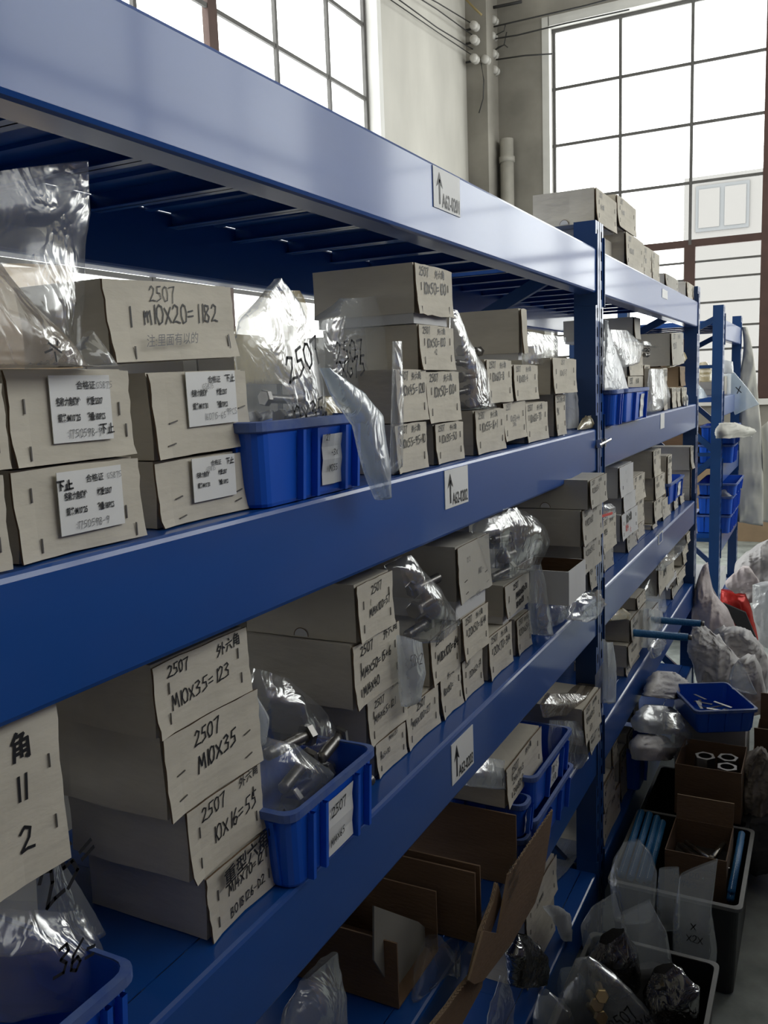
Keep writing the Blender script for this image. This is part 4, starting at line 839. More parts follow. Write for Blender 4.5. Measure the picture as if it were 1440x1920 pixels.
bag('plastic_bag', 'clear bag with pale tube lying across carton 10X80=4', 'bag', [(984, 686), (982, 650), (984, 622)], [(1030, 690), (1058, 652), (1062, 634)], (1, .04), [.014, .02, .006], 'clear', .006, 18, 12, BG, 22, minz=BX['h2'][0]+.001)
bag('cloth_bag', 'grey-white cloth-like bag slumped against the rack post on the second shelf', 'bag', [(1060, 806), (1062, 770), (1062, 735)], [(1112, 800), (1104, 758), (1080, 700)], (1, .07), [.03, .035, .02], 'milky', .006, 18, 12, None, 12, minz=Z2+.001)
bag('plastic_bag', 'crumpled yellowish bag end by the locking pin on the post', 'bag', [(1084, 806), (1090, 792), (1100, 780)], [(1120, 802), (1120, 790), (1116, 776)], (1, .02), [.012, .016, .006], 'amber', .007, 10, 10, BG, 40, minz=Z2+.001)
GB = 'hex bolts bagged on the racks'
def inbag(label, px, py, y, z, size, n, kind): c = P1(px, py, y); bolts((c.x, y, z), size, n, kind, label, label.replace('steel hex bolt', 'bolts'))
inbag('steel hex bolt in the clear bag marked 933', 540, 790, .065, Z2+.062, (.13, .08), 12, 'mid')
inbag('dark steel hex bolt in the drooping bag above carton 10X55=16+1', 885, 765, .05, BX['g0'][0]+.001, (.13, .06), 12, 'mid')
# third shelf, near bay
bag('plastic_bag', 'frosted bag hanging behind the corner bin, marked 25=', 'bag', [(-40, 1790), (-30, 1650), (20, 1530)], [(190, 1745), (120, 1620), (85, 1520)], (1, .08), [.03, .025, .006], 'clear2', .007, 28, 14, BG, 14, text=[('25=', 40, 1690, .035, 15)])
bag('plastic_bag', 'glossy crumpled bag of bolts lying in the corner bin', 'bag', [(-60, 1900), (-50, 1780), (-30, 1700)], [(175, 1850), (178, 1770), (150, 1700)], (1, .06), [.04, .05, .02], 'clear', .016, 30, 18, BG, 20, text=[('36=', 5, 1800, .025, -20)])
bag('plastic_bag', 'big clear bag of heavy bolts leaning back in the third shelf bin', 'bag', [(560, 1500), (520, 1420), (470, 1310), (475, 1255)], [(665, 1450), (640, 1390), (590, 1320), (540, 1270)], (1, .09), [.04, .045, .03, .006], 'clear', .012, 32, 16, BG, 18)
bag('plastic_bag', 'hazy bag of hex bolts at the front of the third shelf bin', 'bag', [(492, 1535), (488, 1440), (484, 1378)], [(600, 1500), (612, 1450), (560, 1400)], (1, .04), [.035, .04, .008], 'clear2', .012, 28, 16, BG, 22)
bag('plastic_bag', 'thin white bag edge showing beside carton M10X35', 'bag', [(484, 1400), (482, 1360), (468, 1305)], [(496, 1385), (497, 1340), (480, 1305)], (1, .05), [.006, .01, .004], 'frost', .004, 16, 8, BG, 20)
bag('plastic_bag', 'clear bag of dark bolts sagging between stack M14X100=57 and the greyish lidded carton', 'bag', [(735, 1205), (732, 1130), (728, 1060), (755, 1042)], [(870, 1195), (850, 1150), (800, 1085), (765, 1040)], (1, .05), [.03, .035, .02, .004], 'clear', .009, 30, 16, BG, 18, minz=BX['n3'][0]+.001)
bag('plastic_bag', 'small white bag with pencil note standing under the dark bolts bag', 'bag', [(758, 1326), (750, 1260), (745, 1190)], [(782, 1310), (795, 1260), (790, 1205)], (1, .02), [.012, .014, .005], 'frost', .005, 18, 10, BG, 20, text=[('50X2', 750, 1250, .018, -10)], tmat='pen', minz=BX['n0'][0]+.0)
bag('plastic_bag', 'large clear bag of blue-sleeved bolts piled on the greyish carton with black writing', 'bag', [(915, 1090), (905, 1050), (890, 1000), (905, 960)], [(1005, 1060), (1018, 1010), (1000, 970), (965, 950)], (1, .03), [.035, .045, .04, .015], 'clear', .012, 32, 18, BG, 20, minz=BX['o2'][0]+.001)
bag('plastic_bag', 'long crumpled clear bag hanging to the third beam below the blue-sleeved bolts', 'bag', [(1000, 1190), (995, 1140), (1000, 1060)], [(1032, 1192), (1025, 1130), (1012, 1058)], (1, .0), [.02, .014, .006], 'clear2', .009, 28, 12, BG, 22, minz=Z3_+.001)
bag('plastic_bag', 'frothy crumpled clear film below the open white carton at the post', 'bag', [(1060, 1160), (1070, 1130), (1085, 1112)], [(1128, 1176), (1128, 1135), (1120, 1105)], (1, -.03), [.02, .025, .012], 'clear2', .013, 20, 16, BG, 34, minz=Z3_+.001)
inbag('heavy steel hex bolt in the third shelf bin', 596, 1500, .055, Z3_+.012, (.165, .10), 9, 'big')
bolts((-1.925, .075, Z3_+.008), (.09, .13), 9, 'mid', 'steel hex bolt heaped in the corner bin', 'bolts heaped in the corner bin')
inbag('dark steel hex bolt in the sagging bag above carton M18X100=64', 790, 1200, .065, BX['n3'][0]+.001, (.15, .07), 14, 'big')
inbag('steel hex bolt in the bag over the carton with black writing', 950, 1080, .045, BX['o2'][0]+.001, (.15, .07), 14, 'big')
# open white carton at the post
def open_box(label, pos, dims, yaw=0, mat='card_w', inner='kraft', flaps=(), cat='carton', name='open_carton', tilt=(0, 0), taper=.0, group=None):
    x, y, z = pos; w, d, h = dims; root = empty(name, pos, (rad(tilt[0]), rad(tilt[1]), rad(yaw))); tag(root, label, cat, group); t = .003
    for nm, a, b in (('floor_panel', (0, 0, 0), (w, d, t)), ('side_panel', (0, 0, t), (t, d, h)), ('side_panel', (w-t, 0, t), (w, d, h)), ('side_panel', (t, 0, t), (w-t, t, h)), ('side_panel', (t, d-t, t), (w-t, d, h))):
        g = G().box(a, b, 0); c = V((w/2, d/2, h/2))
        for k, f in enumerate(g.f):
            n_ = (V(g.v[f[1]])-V(g.v[f[0]])).cross(V(g.v[f[2]])-V(g.v[f[1]])); m_ = sum((V(g.v[q]) for q in f), V((0, 0, 0)))/4
            if n_.dot(c-m_) > 1e-9 and n_.normalized().dot((c-m_).normalized()) > .25: g.m[k] = 1
        g.out(nm, [M[mat], M[inner]], root)
    for side, ang, ln in flaps:
        a = rad(ang); n = 6; g = G()
        for i in range(n):   # slightly curved flap
            def q(s, e):
                u = ln*s; zz_ = h+u*math.cos(a*(1+.12*s)); o = u*math.sin(a*(1+.12*s))
                if side == 'f': return (w*e, -o, zz_)
                if side == 'b': return (w*e, d+o, zz_)
                if side == 'l': return (-o, d*e, zz_)
                return (w+o, d*e, zz_)
            s0, s1 = i/n, (i+1)/n; A_, B_, C_, D_ = q(s0, .01), q(s0, .99), q(s1, .99), q(s1, .01)
            off = V((0, .004, 0)) if side in 'fb' else V((.004, 0, 0))
            g.quad(A_, B_, C_, D_, 0); g.quad(V(D_)+off, V(C_)+off, V(B_)+off, V(A_)+off, 1)
            g.quad(B_, V(B_)+off, V(C_)+off, C_, 2); g.quad(A_, D_, V(D_)+off, V(A_)+off, 2)
            if i == n-1: g.quad(D_, C_, V(C_)+off, V(D_)+off, 2)
        g.out('flap', [M[mat], M[inner], M['kraft_l']], root)
    return root
c = P1(1070, 1073, -.05)
open_box('open white carton with brown inside poking out beside the post, third shelf', (c.x-.015, -.05, Z3_+.09), (.15, .13, .078), mat='card_w', inner='kraft')
bag('plastic_bag', 'folded clear bag propping up the open white carton', 'bag', [(1012, 1180), (1018, 1150), (1022, 1132)], [(1068, 1150), (1070, 1135), (1072, 1128)], (1, .04), [.03, .04, .035], 'clear2', .006, 12, 12, BG, 24, minz=Z3_+.001)
# ================================================================== back rows (seen between the front cartons)
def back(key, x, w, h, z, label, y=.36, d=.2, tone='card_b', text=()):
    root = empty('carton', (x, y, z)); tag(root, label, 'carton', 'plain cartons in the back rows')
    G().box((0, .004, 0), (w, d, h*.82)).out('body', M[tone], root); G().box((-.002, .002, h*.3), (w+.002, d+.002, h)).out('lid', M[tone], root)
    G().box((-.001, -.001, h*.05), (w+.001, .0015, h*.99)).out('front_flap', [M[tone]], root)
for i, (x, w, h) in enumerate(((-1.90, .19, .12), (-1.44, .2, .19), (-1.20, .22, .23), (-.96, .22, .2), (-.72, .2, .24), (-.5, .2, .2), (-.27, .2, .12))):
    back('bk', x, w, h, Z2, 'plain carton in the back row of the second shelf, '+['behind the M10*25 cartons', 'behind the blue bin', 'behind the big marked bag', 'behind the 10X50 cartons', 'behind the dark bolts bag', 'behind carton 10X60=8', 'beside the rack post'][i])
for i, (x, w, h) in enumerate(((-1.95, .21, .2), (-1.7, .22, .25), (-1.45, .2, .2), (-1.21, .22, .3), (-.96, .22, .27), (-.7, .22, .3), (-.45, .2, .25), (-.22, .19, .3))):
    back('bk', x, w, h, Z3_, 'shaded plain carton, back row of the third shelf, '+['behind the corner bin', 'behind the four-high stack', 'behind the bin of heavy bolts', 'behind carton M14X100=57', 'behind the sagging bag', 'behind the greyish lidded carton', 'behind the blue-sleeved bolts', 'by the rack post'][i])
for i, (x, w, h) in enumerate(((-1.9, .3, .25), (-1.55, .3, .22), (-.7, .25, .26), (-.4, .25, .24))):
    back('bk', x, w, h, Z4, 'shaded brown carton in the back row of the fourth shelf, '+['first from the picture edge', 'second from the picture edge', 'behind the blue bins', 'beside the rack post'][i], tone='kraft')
for i, (x, w, h, zz_) in enumerate(((.3, .3, .2, Z2), (.75, .3, .22, Z2), (.2, .3, .26, Z3_), (.6, .3, .3, Z3_), (1.0, .35, .28, Z3_), (.25, .3, .25, Z4), (.65, .3, .25, Z4), (1.1, .3, .25, Z4), (.3, .3, .3, Z5), (.8, .3, .3, Z5))):
    back('bk', x, w, h, zz_, 'shaded carton deep in the far bay, '+['second shelf behind the bins', 'second shelf behind the bolts bag', 'third shelf behind the white stack', 'third shelf behind its tallest column', 'third shelf behind the small blue bin', 'fourth shelf behind the post', 'fourth shelf behind the written column', 'fourth shelf behind the film-wrapped cartons', 'bottom shelf behind the post', 'bottom shelf further along'][i])
# ================================================================== kraft carton with open flaps, fourth shelf
def panel(name, pts, plane, th, mat, parent, edge='kraft_l', text=None, wob=0):
    ax, val = plane; P = [at(*p, ax, val) for p in pts]; N = V((0, 1, 0)) if ax == 1 else (V((1, 0, 0)) if ax == 0 else V((0, 0, -1))); n = len(P)
    vs = [p-N*th/2 for p in P]+[p+N*th/2 for p in P]; fs = [tuple(range(n)), tuple(range(2*n-1, n-1, -1))]+[(i, n+i, n+(i+1) % n, (i+1) % n) for i in range(n)]
    base = parent.location; return mk(name, [v-base for v in vs], fs, [M[mat], M[edge]], parent, False, [0, 0]+[1]*n)
kr = empty('open_carton', (-.95, .1, Z4+.002)); tag(kr, 'large brown carton torn open on the fourth shelf, corrugated flaps spilling over the beam', 'carton')
for nm, x, zt, y0, y1 in (('side_panel', -.80, .815, -.03, .34), ('side_panel', -1.0, .80, -.02, .34), ('side_panel', -.975, .80, -.02, .34)):
    G().box((x, y0, Z4+.002), (x+.004, y1, zt)).out(nm, M['kraft'], None).parent = kr
for o in kr.children: o.location = -kr.location
G().box((-1.0, .34, Z4+.002), (-.796, .344, .83)).out('back_panel', M['kraft'], None).parent = kr; kr.children[-1].location = -kr.location
panel('flap', [(1035, 1518), (1030, 1560), (1018, 1640), (1002, 1692), (960, 1765), (905, 1838), (888, 1845), (878, 1838), (905, 1745), (932, 1750), (952, 1640)], (1, -.06), .004, 'kraft', kr)
panel('flap', [(930, 1655), (922, 1690), (900, 1745), (880, 1830), (862, 1850), (838, 1885), (790, 1945), (840, 1960), (900, 1850), (912, 1760), (938, 1690)], (1, -.045), .008, 'kraft', kr)
g = G()
for (x0, y0), (x1, y1), pl in (((1035, 1518), (952, 1640), -.062), ((930, 1655), (878, 1835), -.05), ((878, 1835), (790, 1945), -.05)):   # corrugation of the cut edge
    a_, b_ = at(x0, y0, 1, pl), at(x1, y1, 1, pl); n = 34
    g.tube([a_.lerp(b_, i/n)+V((0, .002*(-1)**i, 0)) for i in range(n+1)], .0013, 4)
o = g.out('corrugated_edge', M['kraft_l'], kr); o.location = -kr.location; o['kind'] = 'stuff'
g = G(); e0 = at(955, 1700, 1, -.0635)
for k, s in enumerate(('MX60=', 'M48X70', 'BD1826')):
    strokes(g, s, .017, lambda p: e0-kr.location+V((p.x, 0, p.y+.055-.024*k+p.x*.3)), .0012, 0)
g.out('handwriting', [M['ink']], kr)
k3 = open_box('tall brown carton on the fourth shelf at the frame bottom, lined with a pale board', (-1.205, .035, Z4+.002), (.16, .3, .115), mat='kraft', inner='kraft')
for o in list(k3.children):
    if o.name.startswith('side_panel') and abs(min(v.co.y for v in o.data.vertices)) < 1e-4 and max(v.co.y for v in o.data.vertices) < .01: bpy.data.objects.remove(o)
panel('liner_board', [(700, 1698), (783, 1728), (800, 1742), (807, 1760), (800, 1800), (780, 1850), (772, 1872), (748, 1876), (700, 1800)], (1, .06), .003, 'liner', k3, 'liner')
BG2 = 'polythene bags low on the racks'
bag('plastic_bag', 'clear bag catching light at the frame bottom under the third beam', 'bag', [(520, 1990), (540, 1900), (560, 1840)], [(650, 1990), (640, 1870), (630, 1785)], (1, .0), [.03, .035, .006], 'clear2', .010, 26, 14, BG2, 16)
bag('plastic_bag', 'clear bag with dark parts inside the torn brown carton', 'bag', [(775, 1890), (790, 1820), (803, 1760)], [(860, 1850), (850, 1790), (818, 1752)], (1, .02), [.02, .025, .006], 'clear', .010, 22, 14, BG2, 22)
bag('plastic_bag', 'hazy bag with pen marks lying beside carton 24X70=3', 'bag', [(880, 1475), (880, 1450), (910, 1420)], [(965, 1480), (962, 1448), (945, 1425)], (1, .02), [.025, .025, .01], 'frost', .007, 18, 14, BG2, 20, text=[('1M=3', 915, 1470, .014, 4)], minz=Z4+.15)
bag('plastic_bag', 'dark bag with white twisted mouth on the carton 24X60=3 at the post', 'bag', [(1020, 1345), (1015, 1320), (1030, 1300)], [(1108, 1328), (1128, 1310), (1100, 1300)], (1, .03), [.02, .03, .008], 'smoky', .008, 18, 14, BG2, 24, minz=BX['z2'][0]+.001)
bag('plastic_bag', 'crinkled clear bag wrapped over the side of carton 24X60=3', 'bag', [(1035, 1440), (1030, 1390), (1030, 1350)], [(1098, 1440), (1098, 1375), (1085, 1352)], (1, .0), [.02, .02, .01], 'clear2', .007, 18, 14, BG2, 24, minz=Z4+.001)
bag('plastic_bag', 'tall frosted bag in the dark beside the post foot', 'bag', [(1020, 1760), (1020, 1680), (1050, 1600)], [(1100, 1740), (1104, 1660), (1098, 1600)], (1, .12), [.04, .05, .01], 'frost', .007, 24, 14, BG2, 16, minz=Z5+.001)
bag('plastic_bag', 'white glove-like torn bag draped on the creased carton under the fourth beam', 'bag', [(1058, 1765), (1035, 1720), (1020, 1702)], [(1070, 1762), (1066, 1712), (1045, 1698)], (1, .0), [.01, .014, .012], 'milky', .006, 20, 12, None, 30)
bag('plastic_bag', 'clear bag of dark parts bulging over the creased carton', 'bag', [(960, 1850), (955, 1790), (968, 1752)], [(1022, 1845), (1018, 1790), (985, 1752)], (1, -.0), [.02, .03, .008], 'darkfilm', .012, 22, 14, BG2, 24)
bag('plastic_bag', 'clear bag hanging on the fourth beam below the sticker', 'bag', [(905, 1960), (925, 1880), (940, 1830)], [(960, 1960), (960, 1880), (945, 1828)], (1, -.04), [.012, .012, .006], 'clear', .008, 18, 10, BG2, 26)
for i, (x0, x1, yb, yt) in enumerate(((1102, 1122, 1320, 1206), (1124, 1156, 1322, 1204))):
    if i: bag('plastic_bag', 'flat frosty bag standing on edge just past the post, fourth shelf', 'bag', [(x0, yb), (x0, 1270), (x0+2, yt)], [(x1-3, yb-5), (x1, 1270), (x1-7, yt)], (1, -.0), [.01, .012, .006], 'frost', .004, 18, 10, BG2, 20, minz=Z4+.001)
# far bay bags
BG3 = 'polythene bags in the far bay'
bag('plastic_bag', 'white hazy bag with pen marks leaning on the post, far bay second shelf', 'bag', [(1128, 738), (1129, 680), (1129, 600)], [(1177, 732), (1160, 680), (1136, 602)], (1, -.005), [.02, .015, .004], 'milky', .003, 20, 12, BG3, 16, text=[('X3', 1133, 668, .026, 10), ('L-F', 1133, 698, .02, 5)], tmat='pen', minz=Z2+.1)
bag('plastic_bag', 'clear bag drooping over the upper cartons of the far bay second shelf', 'bag', [(1160, 690), (1145, 650), (1142, 618)], [(1195, 680), (1206, 648), (1175, 620)], (1, .04), [.02, .02, .006], 'clear2', .005, 20, 12, BG3, 18)
bag('plastic_bag', 'bag of black bolts hanging from a pile in the far bay second shelf', 'bag', [(1188, 684), (1200, 665), (1205, 640)], [(1236, 686), (1230, 665), (1215, 642)], (1, .03), [.03, .03, .008], 'clear', .006, 18, 12, BG3, 26, minz=BX['r1'][0]-.02)
bag('plastic_bag', 'standing clear bag of small parts on the lip, far bay second shelf', 'bag', [(1217, 773), (1216, 740), (1218, 692)], [(1238, 768), (1256, 745), (1242, 692)], (1, .0), [.02, .02, .008], 'clear2', .005, 22, 12, BG3, 22, minz=Z2+.001)
bag('plastic_bag', 'crumpled tan bag behind the end post, far bay second shelf', 'bag', [(1250, 690), (1262, 675), (1275, 664)], [(1280, 680), (1286, 672), (1282, 660)], (1, .05), [.02, .02, .006], 'amber', .006, 14, 10, BG3, 34)
bag('plastic_bag', 'pale flat bag draping behind the end post beyond the coil', 'bag', [(1290, 752), (1290, 720), (1288, 690)], [(1328, 748), (1318, 730), (1300, 712)], (1, .08), [.01, .01, .004], 'blueish', .004, 16, 10, BG3, 20)
co = empty('wire_coil', P1(1292, 748, -.01)); co.location.z = Z2+.024; tag(co, 'small white coil of wire at the end of the second shelf', 'coil')
co.location.y = .0
G().tube([(.02*math.cos(a/8*6.283), 0, .022*math.sin(a/8*6.283)) for a in range(9)], .004, 6).out('loop', M['paper'], co, True); G().tube([(.016*math.cos(a/8*6.283), .012, -.003+.018*math.sin(a/8*6.283)) for a in range(9)], .003, 6).out('loop', M['paper'], co, True)
z = bag('zip_bag', 'clear zip bag with a red stripe above a beige carton at the post', 'bag', [(1128, 974), (1127, 955), (1127, 945)], [(1150, 968), (1149, 950), (1146, 944)], (1, -.005), [.015, .02, .006], 'clear2', .003, 14, 10, None, 20)
a_, b_ = P1(1128, 968, -.028), P1(1148, 962, -.028); G().bar(a_-z.location, b_-z.location, .002, .007).out('red_strip', M['red'], z)
inbag('black hex bolt in the hanging bag of the far bay', 1212, 680, .045, BX['r1'][0]-.06, (.10, .03), 8, 'small')
bag('foil_bag', 'silvery glossy bag on the cartons by the end post, fourth shelf', 'bag', [(1233, 1070), (1235, 1052), (1245, 1040)], [(1284, 1072), (1280, 1050), (1268, 1038)], (1, .0), [.025, .03, .015], 'clear2', .010, 18, 14, None, 34, minz=max(BX['x3'][0], BX['x5'][0])-.005)
bag('plastic_bag', 'dark plastic wrap with sheen around the cartons of the fourth shelf, far bay', 'bag', [(1195, 1145), (1200, 1110), (1222, 1075)], [(1250, 1150), (1245, 1110), (1236, 1078)], (1, .05), [.02, .02, .01], 'clear2', .006, 18, 12, BG3, 20, minz=Z4+.001)
bag('plastic_bag', 'white glossy wrap around the carton beside the written column', 'bag', [(1209, 1215), (1209, 1180), (1208, 1140)], [(1216, 1205), (1240, 1170), (1238, 1145)], (1, -.0), [.02, .025, .02], 'frost', .004, 18, 12, BG3, 20, minz=Z4+.001)
bag('plastic_bag', 'brown bag of bars folded over the top of the written column', 'bag', [(1140, 1164), (1142, 1155), (1150, 1145)], [(1178, 1160), (1180, 1150), (1168, 1140)], (1, .03), [.012, .014, .006], 'amber', .006, 14, 10, BG3, 34, minz=BX['w2'][0]+.001)
bag('plastic_bag', 'crumpled bag hanging over the fourth beam end under the blue bars', 'bag', [(1222, 1235), (1218, 1215), (1225, 1200)], [(1242, 1228), (1248, 1208), (1240, 1198)], (1, -.02), [.02, .02, .01], 'clear2', .010, 14, 12, BG3, 36, minz=Z4+.001)
# blue sleeved bars sticking out of the shelf
for i, (p0, p1, wrd) in enumerate((((1238, 1171), (1314, 1169), 'upper'), ((1232, 1192), (1290, 1195), 'lower'))):
    c1 = at(*p1, 1, -.16-.0*i); c0 = V((c1.x+.02, .3, c1.z+.005)); cx = at(*p0, 1, .02)
    c0 = V((c1.x-.02, .25, c1.z+.002))
    r_ = empty('sleeved_bar', c0); tag(r_, 'threaded bar in a blue net sleeve jutting from the fourth shelf, '+wrd+' one', 'bar', 'blue sleeved bars')
    G().tube([(0, 0, 0), c1-c0], .013, 12).out('sleeve', M['tube'], r_, True); G().tube([c1-c0, (c1-c0)*1.03], .009, 10).out('bar_end', M['steel'], r_, True)

# ================================================================== floor along the aisle
tubs = 'dark tubs on the aisle floor'
bin_(None, None, .001, 'black tub with grey worn rim in front, heaped with bagged parts', pos=(-.76, -.36), dims=(.46, .30, .26), ribs=(), mat='bin_black', rim='tub_rim', group=tubs)
bin_(None, None, .001, 'black tub holding blue sleeved rods and a brown carton of long bolts', pos=(-.06, -.39), dims=(.44, .34, .27), ribs=(), mat='bin_black', rim='tub_rim', group=tubs)
bin_(None, None, .001, 'black tub under the carton of large nuts', pos=(.42, -.37), dims=(.36, .32, .25), ribs=(), mat='bin_black', rim='bin_black', group=tubs, flare=.99)
bx2 = open_box('brown open carton of long bolts standing in a black tub', (.06, -.345, .03), (.20, .165, .30), mat='kraft', inner='kraft', flaps=(('r', 12, .07),))
g = G(); 
for k, s in enumerate(('MM X 120', '60MMX5')): strokes(g, s, .018, lambda p: V((-.0012, .15-p.x, .23-.03*k+p.y)), .0013, 0)
g.out('handwriting', [M['ink']], bx2)
def longbolt(p, q, r, label, group):
    p, q = V(p), V(q); t = empty('long_bolt', p); tag(t, label, 'bolt', group); d = (q-p).normalized()
    s = G().tube([V((0, 0, 0)), q-p], r, 12).out('shank', M['steel_b'], t, True); G().tube([-d*r*1.4, V((0, 0, 0))], r*1.7, 6).out('head', M['steel_b'], t)
for i, (a_, b_) in enumerate((((.085, -.32, .27), (.20, -.20, .275)), ((.12, -.335, .27), (.225, -.215, .275)), ((.075, -.285, .265), (.16, -.19, .27)), ((.14, -.30, .285), (.235, -.32, .288)))):
    longbolt(a_, b_, .008, ['long bright bolt lying across the brown carton, first', 'long bright bolt beside the first in the brown carton', 'long bright bolt deepest in the brown carton', 'long bolt at the outer wall of the brown carton'][i], 'long bolts in the brown carton')
g = G().box((.068, -.338, .034), (.252, -.188, .255)); o = g.out('bolt_pile', M['steel']); tag(o, 'packed layers of long bolts filling the brown carton', 'bolts', kind='stuff')
def rod(p, q, label, r=.011):
    t = empty('sleeved_rod', p); tag(t, label, 'rod', 'blue net sleeved rods'); p, q = V(p), V(q)
    G().tube([V((0, 0, 0)), q-p], r, 12).out('sleeve', M['tube'], t, True); d = (q-p)
    g = G(); n = 40; sd = V((-.35, 0, 1)).normalized() if abs(d.y) < .2 else V((0, 0, 1))
    side = V((0, 0, 1))*.92*r + V((-.3*r, 0, 0))
    for k in range(n): g.bar(d*((k+.2)/n)+side, d*((k+.7)/n)+side, .0016, .0016)
    o = g.out('net_thread', M['tube_w'], t); o['kind'] = 'stuff'
    G().tube([q-p, (q-p)*1.02], r*.75, 8).out('rod_end', M['steel'], t, True)
for i, (y, x0, x1, z) in enumerate(((-.075, -.02, .33, .29), (-.10, -.02, .33, .288), (-.125, -.015, .32, .286), (-.145, -.01, .30, .284))):
    rod((x0, y, z-.02), (x1, y+.01, z), 'blue net sleeved threaded rod on the rack side of the tub, '+['next to the rack', 'second from the rack', 'third from the rack', 'against the brown carton'][i])
for i, (y, z) in enumerate(((-.361, .262), (-.363, .285), )):
    rod((.0, y, z-.005), (.32, y, z), 'blue net sleeved threaded rod along the outer rim of the tub, '+['lower', 'upper'][i], .010)
nb = open_box('brown open carton of large steel nuts standing on a black tub', (.44, -.35, .2525), (.22, .20, .17), mat='kraft', inner='kraft', flaps=())
def nut(c, r, h, label):
    t = empty('coupling_nut', c, (0, 0, RND.uniform(0, 1))); tag(t, label, 'nut', 'large nuts in the carton'); n = 24; vs = []; fs = []
    def hexr(a): a = a % (math.pi/3)-math.pi/6; return r*math.cos(math.pi/6)/math.cos(a)
    for rr, z in ((0, 0), (0, h), (1, h), (1, h*.35)):
        for k in range(n):
            a = k*math.pi*2/n; q = (hexr(a) if rr == 0 else r*.62); vs.append((q*math.cos(a), q*math.sin(a), z))
    for i in range(3):
        for k in range(n): fs.append((i*n+k, i*n+(k+1) % n, i*n+n+(k+1) % n, i*n+n+k))
    mk('nut_body', vs, fs, M['steel'], t); g = G()
    for k in range(n):
        a, b = k*math.pi*2/n, (k+1)*math.pi*2/n; ha, hb = hexr(a)*.97, hexr(b)*.97
        g.quad((ha*math.cos(a), ha*math.sin(a), h+.0006), (hb*math.cos(b), hb*math.sin(b), h+.0006), (r*.63*math.cos(b), r*.63*math.sin(b), h+.0006), (r*.63*math.cos(a), r*.63*math.sin(a), h+.0006))
    g.out('nut_face', M['paper'], t)
for i, (x, y) in enumerate(((.585, -.225), (.60, -.295), (.525, -.30))): nut((x, y, .2565), .034, .145, 'large hex nut with pale face in the brown carton, '+['by the rack side', 'behind its twin', 'in front of its twin'][i])
g = G().box((.455, -.23, .2565), (.52, -.17, .38)); t = g.out('packing_paper', M['paper']); tag(t, 'scrap of crumpled white packing paper at the carton corner', 'paper')
wb = open_box('white carton with its lid hanging open, behind the carton of nuts', (.84, -.33, .001), (.22, .24, .44), mat='card_w', inner='card_w', flaps=(('l', 165, .12),))
ob = open_box('dark brown open carton beside the white carton on the aisle floor', (.80, -.62, .001), (.30, .26, .36), mat='kraft', inner='kraft', flaps=(('l', 20, .1), ('r', 5, .1)))
bin_(None, None, .446, 'shallow bright blue parts bin full of steel scraps tipped on the white carton', pos=(.735, -.375), dims=(.27, .21, .085), ribs=(.12, .25, .4, .55, .7, .85), yaw=27, dusty=1, group='blue parts bins', flare=.9)
for i in range(14):
    a = rad(27); u, v = .07+RND.random()*.12, .05+RND.random()*.10
    c = V((.735+u*math.cos(a)-v*math.sin(a), -.375+u*math.sin(a)+v*math.cos(a), .452+.005*i)); t = empty('steel_strip', c, (RND.uniform(-.1, .1), RND.uniform(-.1, .1), RND.uniform(0, 3))); tag(t, 'thin grey steel strip in the shallow blue bin', 'strip', 'steel strips in the shallow bin')
    G().box((-.035, -.005, 0), (.035, .005, .0016)).out('blade', M['steel'], t)
bag('plastic_bag', 'clear bag rising out of the shallow blue bin', 'bag', [(1372, 1290), (1368, 1272), (1375, 1248)], [(1420, 1302), (1405, 1270), (1392, 1246)], (0, .86), [.02, .03, .01], 'clear2', .008, 18, 12, None, 30)
# sacks
SK = 'woven sacks at the end of the aisle'
bag('sack', 'pinkish white woven sack standing tall beside the end post', 'sack', [(1300, 1235), (1298, 1150), (1304, 1100), (1318, 1064)], [(1400, 1240), (1372, 1160), (1340, 1110), (1326, 1058)], (0, 2.05), [.12, .12, .06, .02], 'sack_p', .02, 30, 18, SK, 12, closed=True, minz=.001)
bag('sack', 'big pale woven sack bulging across the aisle end', 'sack', [(1305, 1250), (1310, 1215), (1350, 1178)], [(1436, 1330), (1440, 1240), (1405, 1185)], (0, 1.75), [.12, .14, .05], 'sack', .03, 30, 20, SK, 11, closed=True, minz=.001)
bag('sack', 'grey crinkled sack slumped in front of the big pale one', 'sack', [(1318, 1300), (1292, 1215), (1300, 1175)], [(1400, 1310), (1385, 1240), (1330, 1182)], (0, 1.45), [.10, .10, .04], 'sack', .03, 28, 18, SK, 14, closed=True, minz=.001)
bag('sack', 'grey sack drooping behind the shallow blue bin', 'sack', [(1370, 1330), (1368, 1265), (1385, 1238)], [(1440, 1330), (1428, 1265), (1415, 1235)], (0, 1.2), [.08, .08, .04], 'sack', .02, 24, 16, SK, 14, closed=True, minz=.001)
bag('sack', 'bluish grey sack with frayed edge on top of the heap', 'sack', [(1382, 1120), (1378, 1060), (1410, 1030)], [(1480, 1130), (1475, 1050), (1445, 1010)], (0, 2.7), [.12, .12, .05], 'sack', .02, 26, 18, SK, 13, closed=True)
bag('sack', 'folded sack corner with frayed hem over the red foil', 'sack', [(1378, 1112), (1360, 1092), (1392, 1062)], [(1412, 1108), (1424, 1092), (1405, 1064)], (0, 2.45), [.03, .03, .02], 'sack_p', .008, 18, 14, SK, 20, closed=True)
bag('sack', 'white glossy sack at the right edge beside the orange foil strip', 'sack', [(1425, 1205), (1412, 1150), (1411, 1097)], [(1480, 1210), (1480, 1150), (1470, 1090)], (0, 2.2), [.08, .08, .03], 'milky', .015, 24, 14, SK, 14, closed=True)
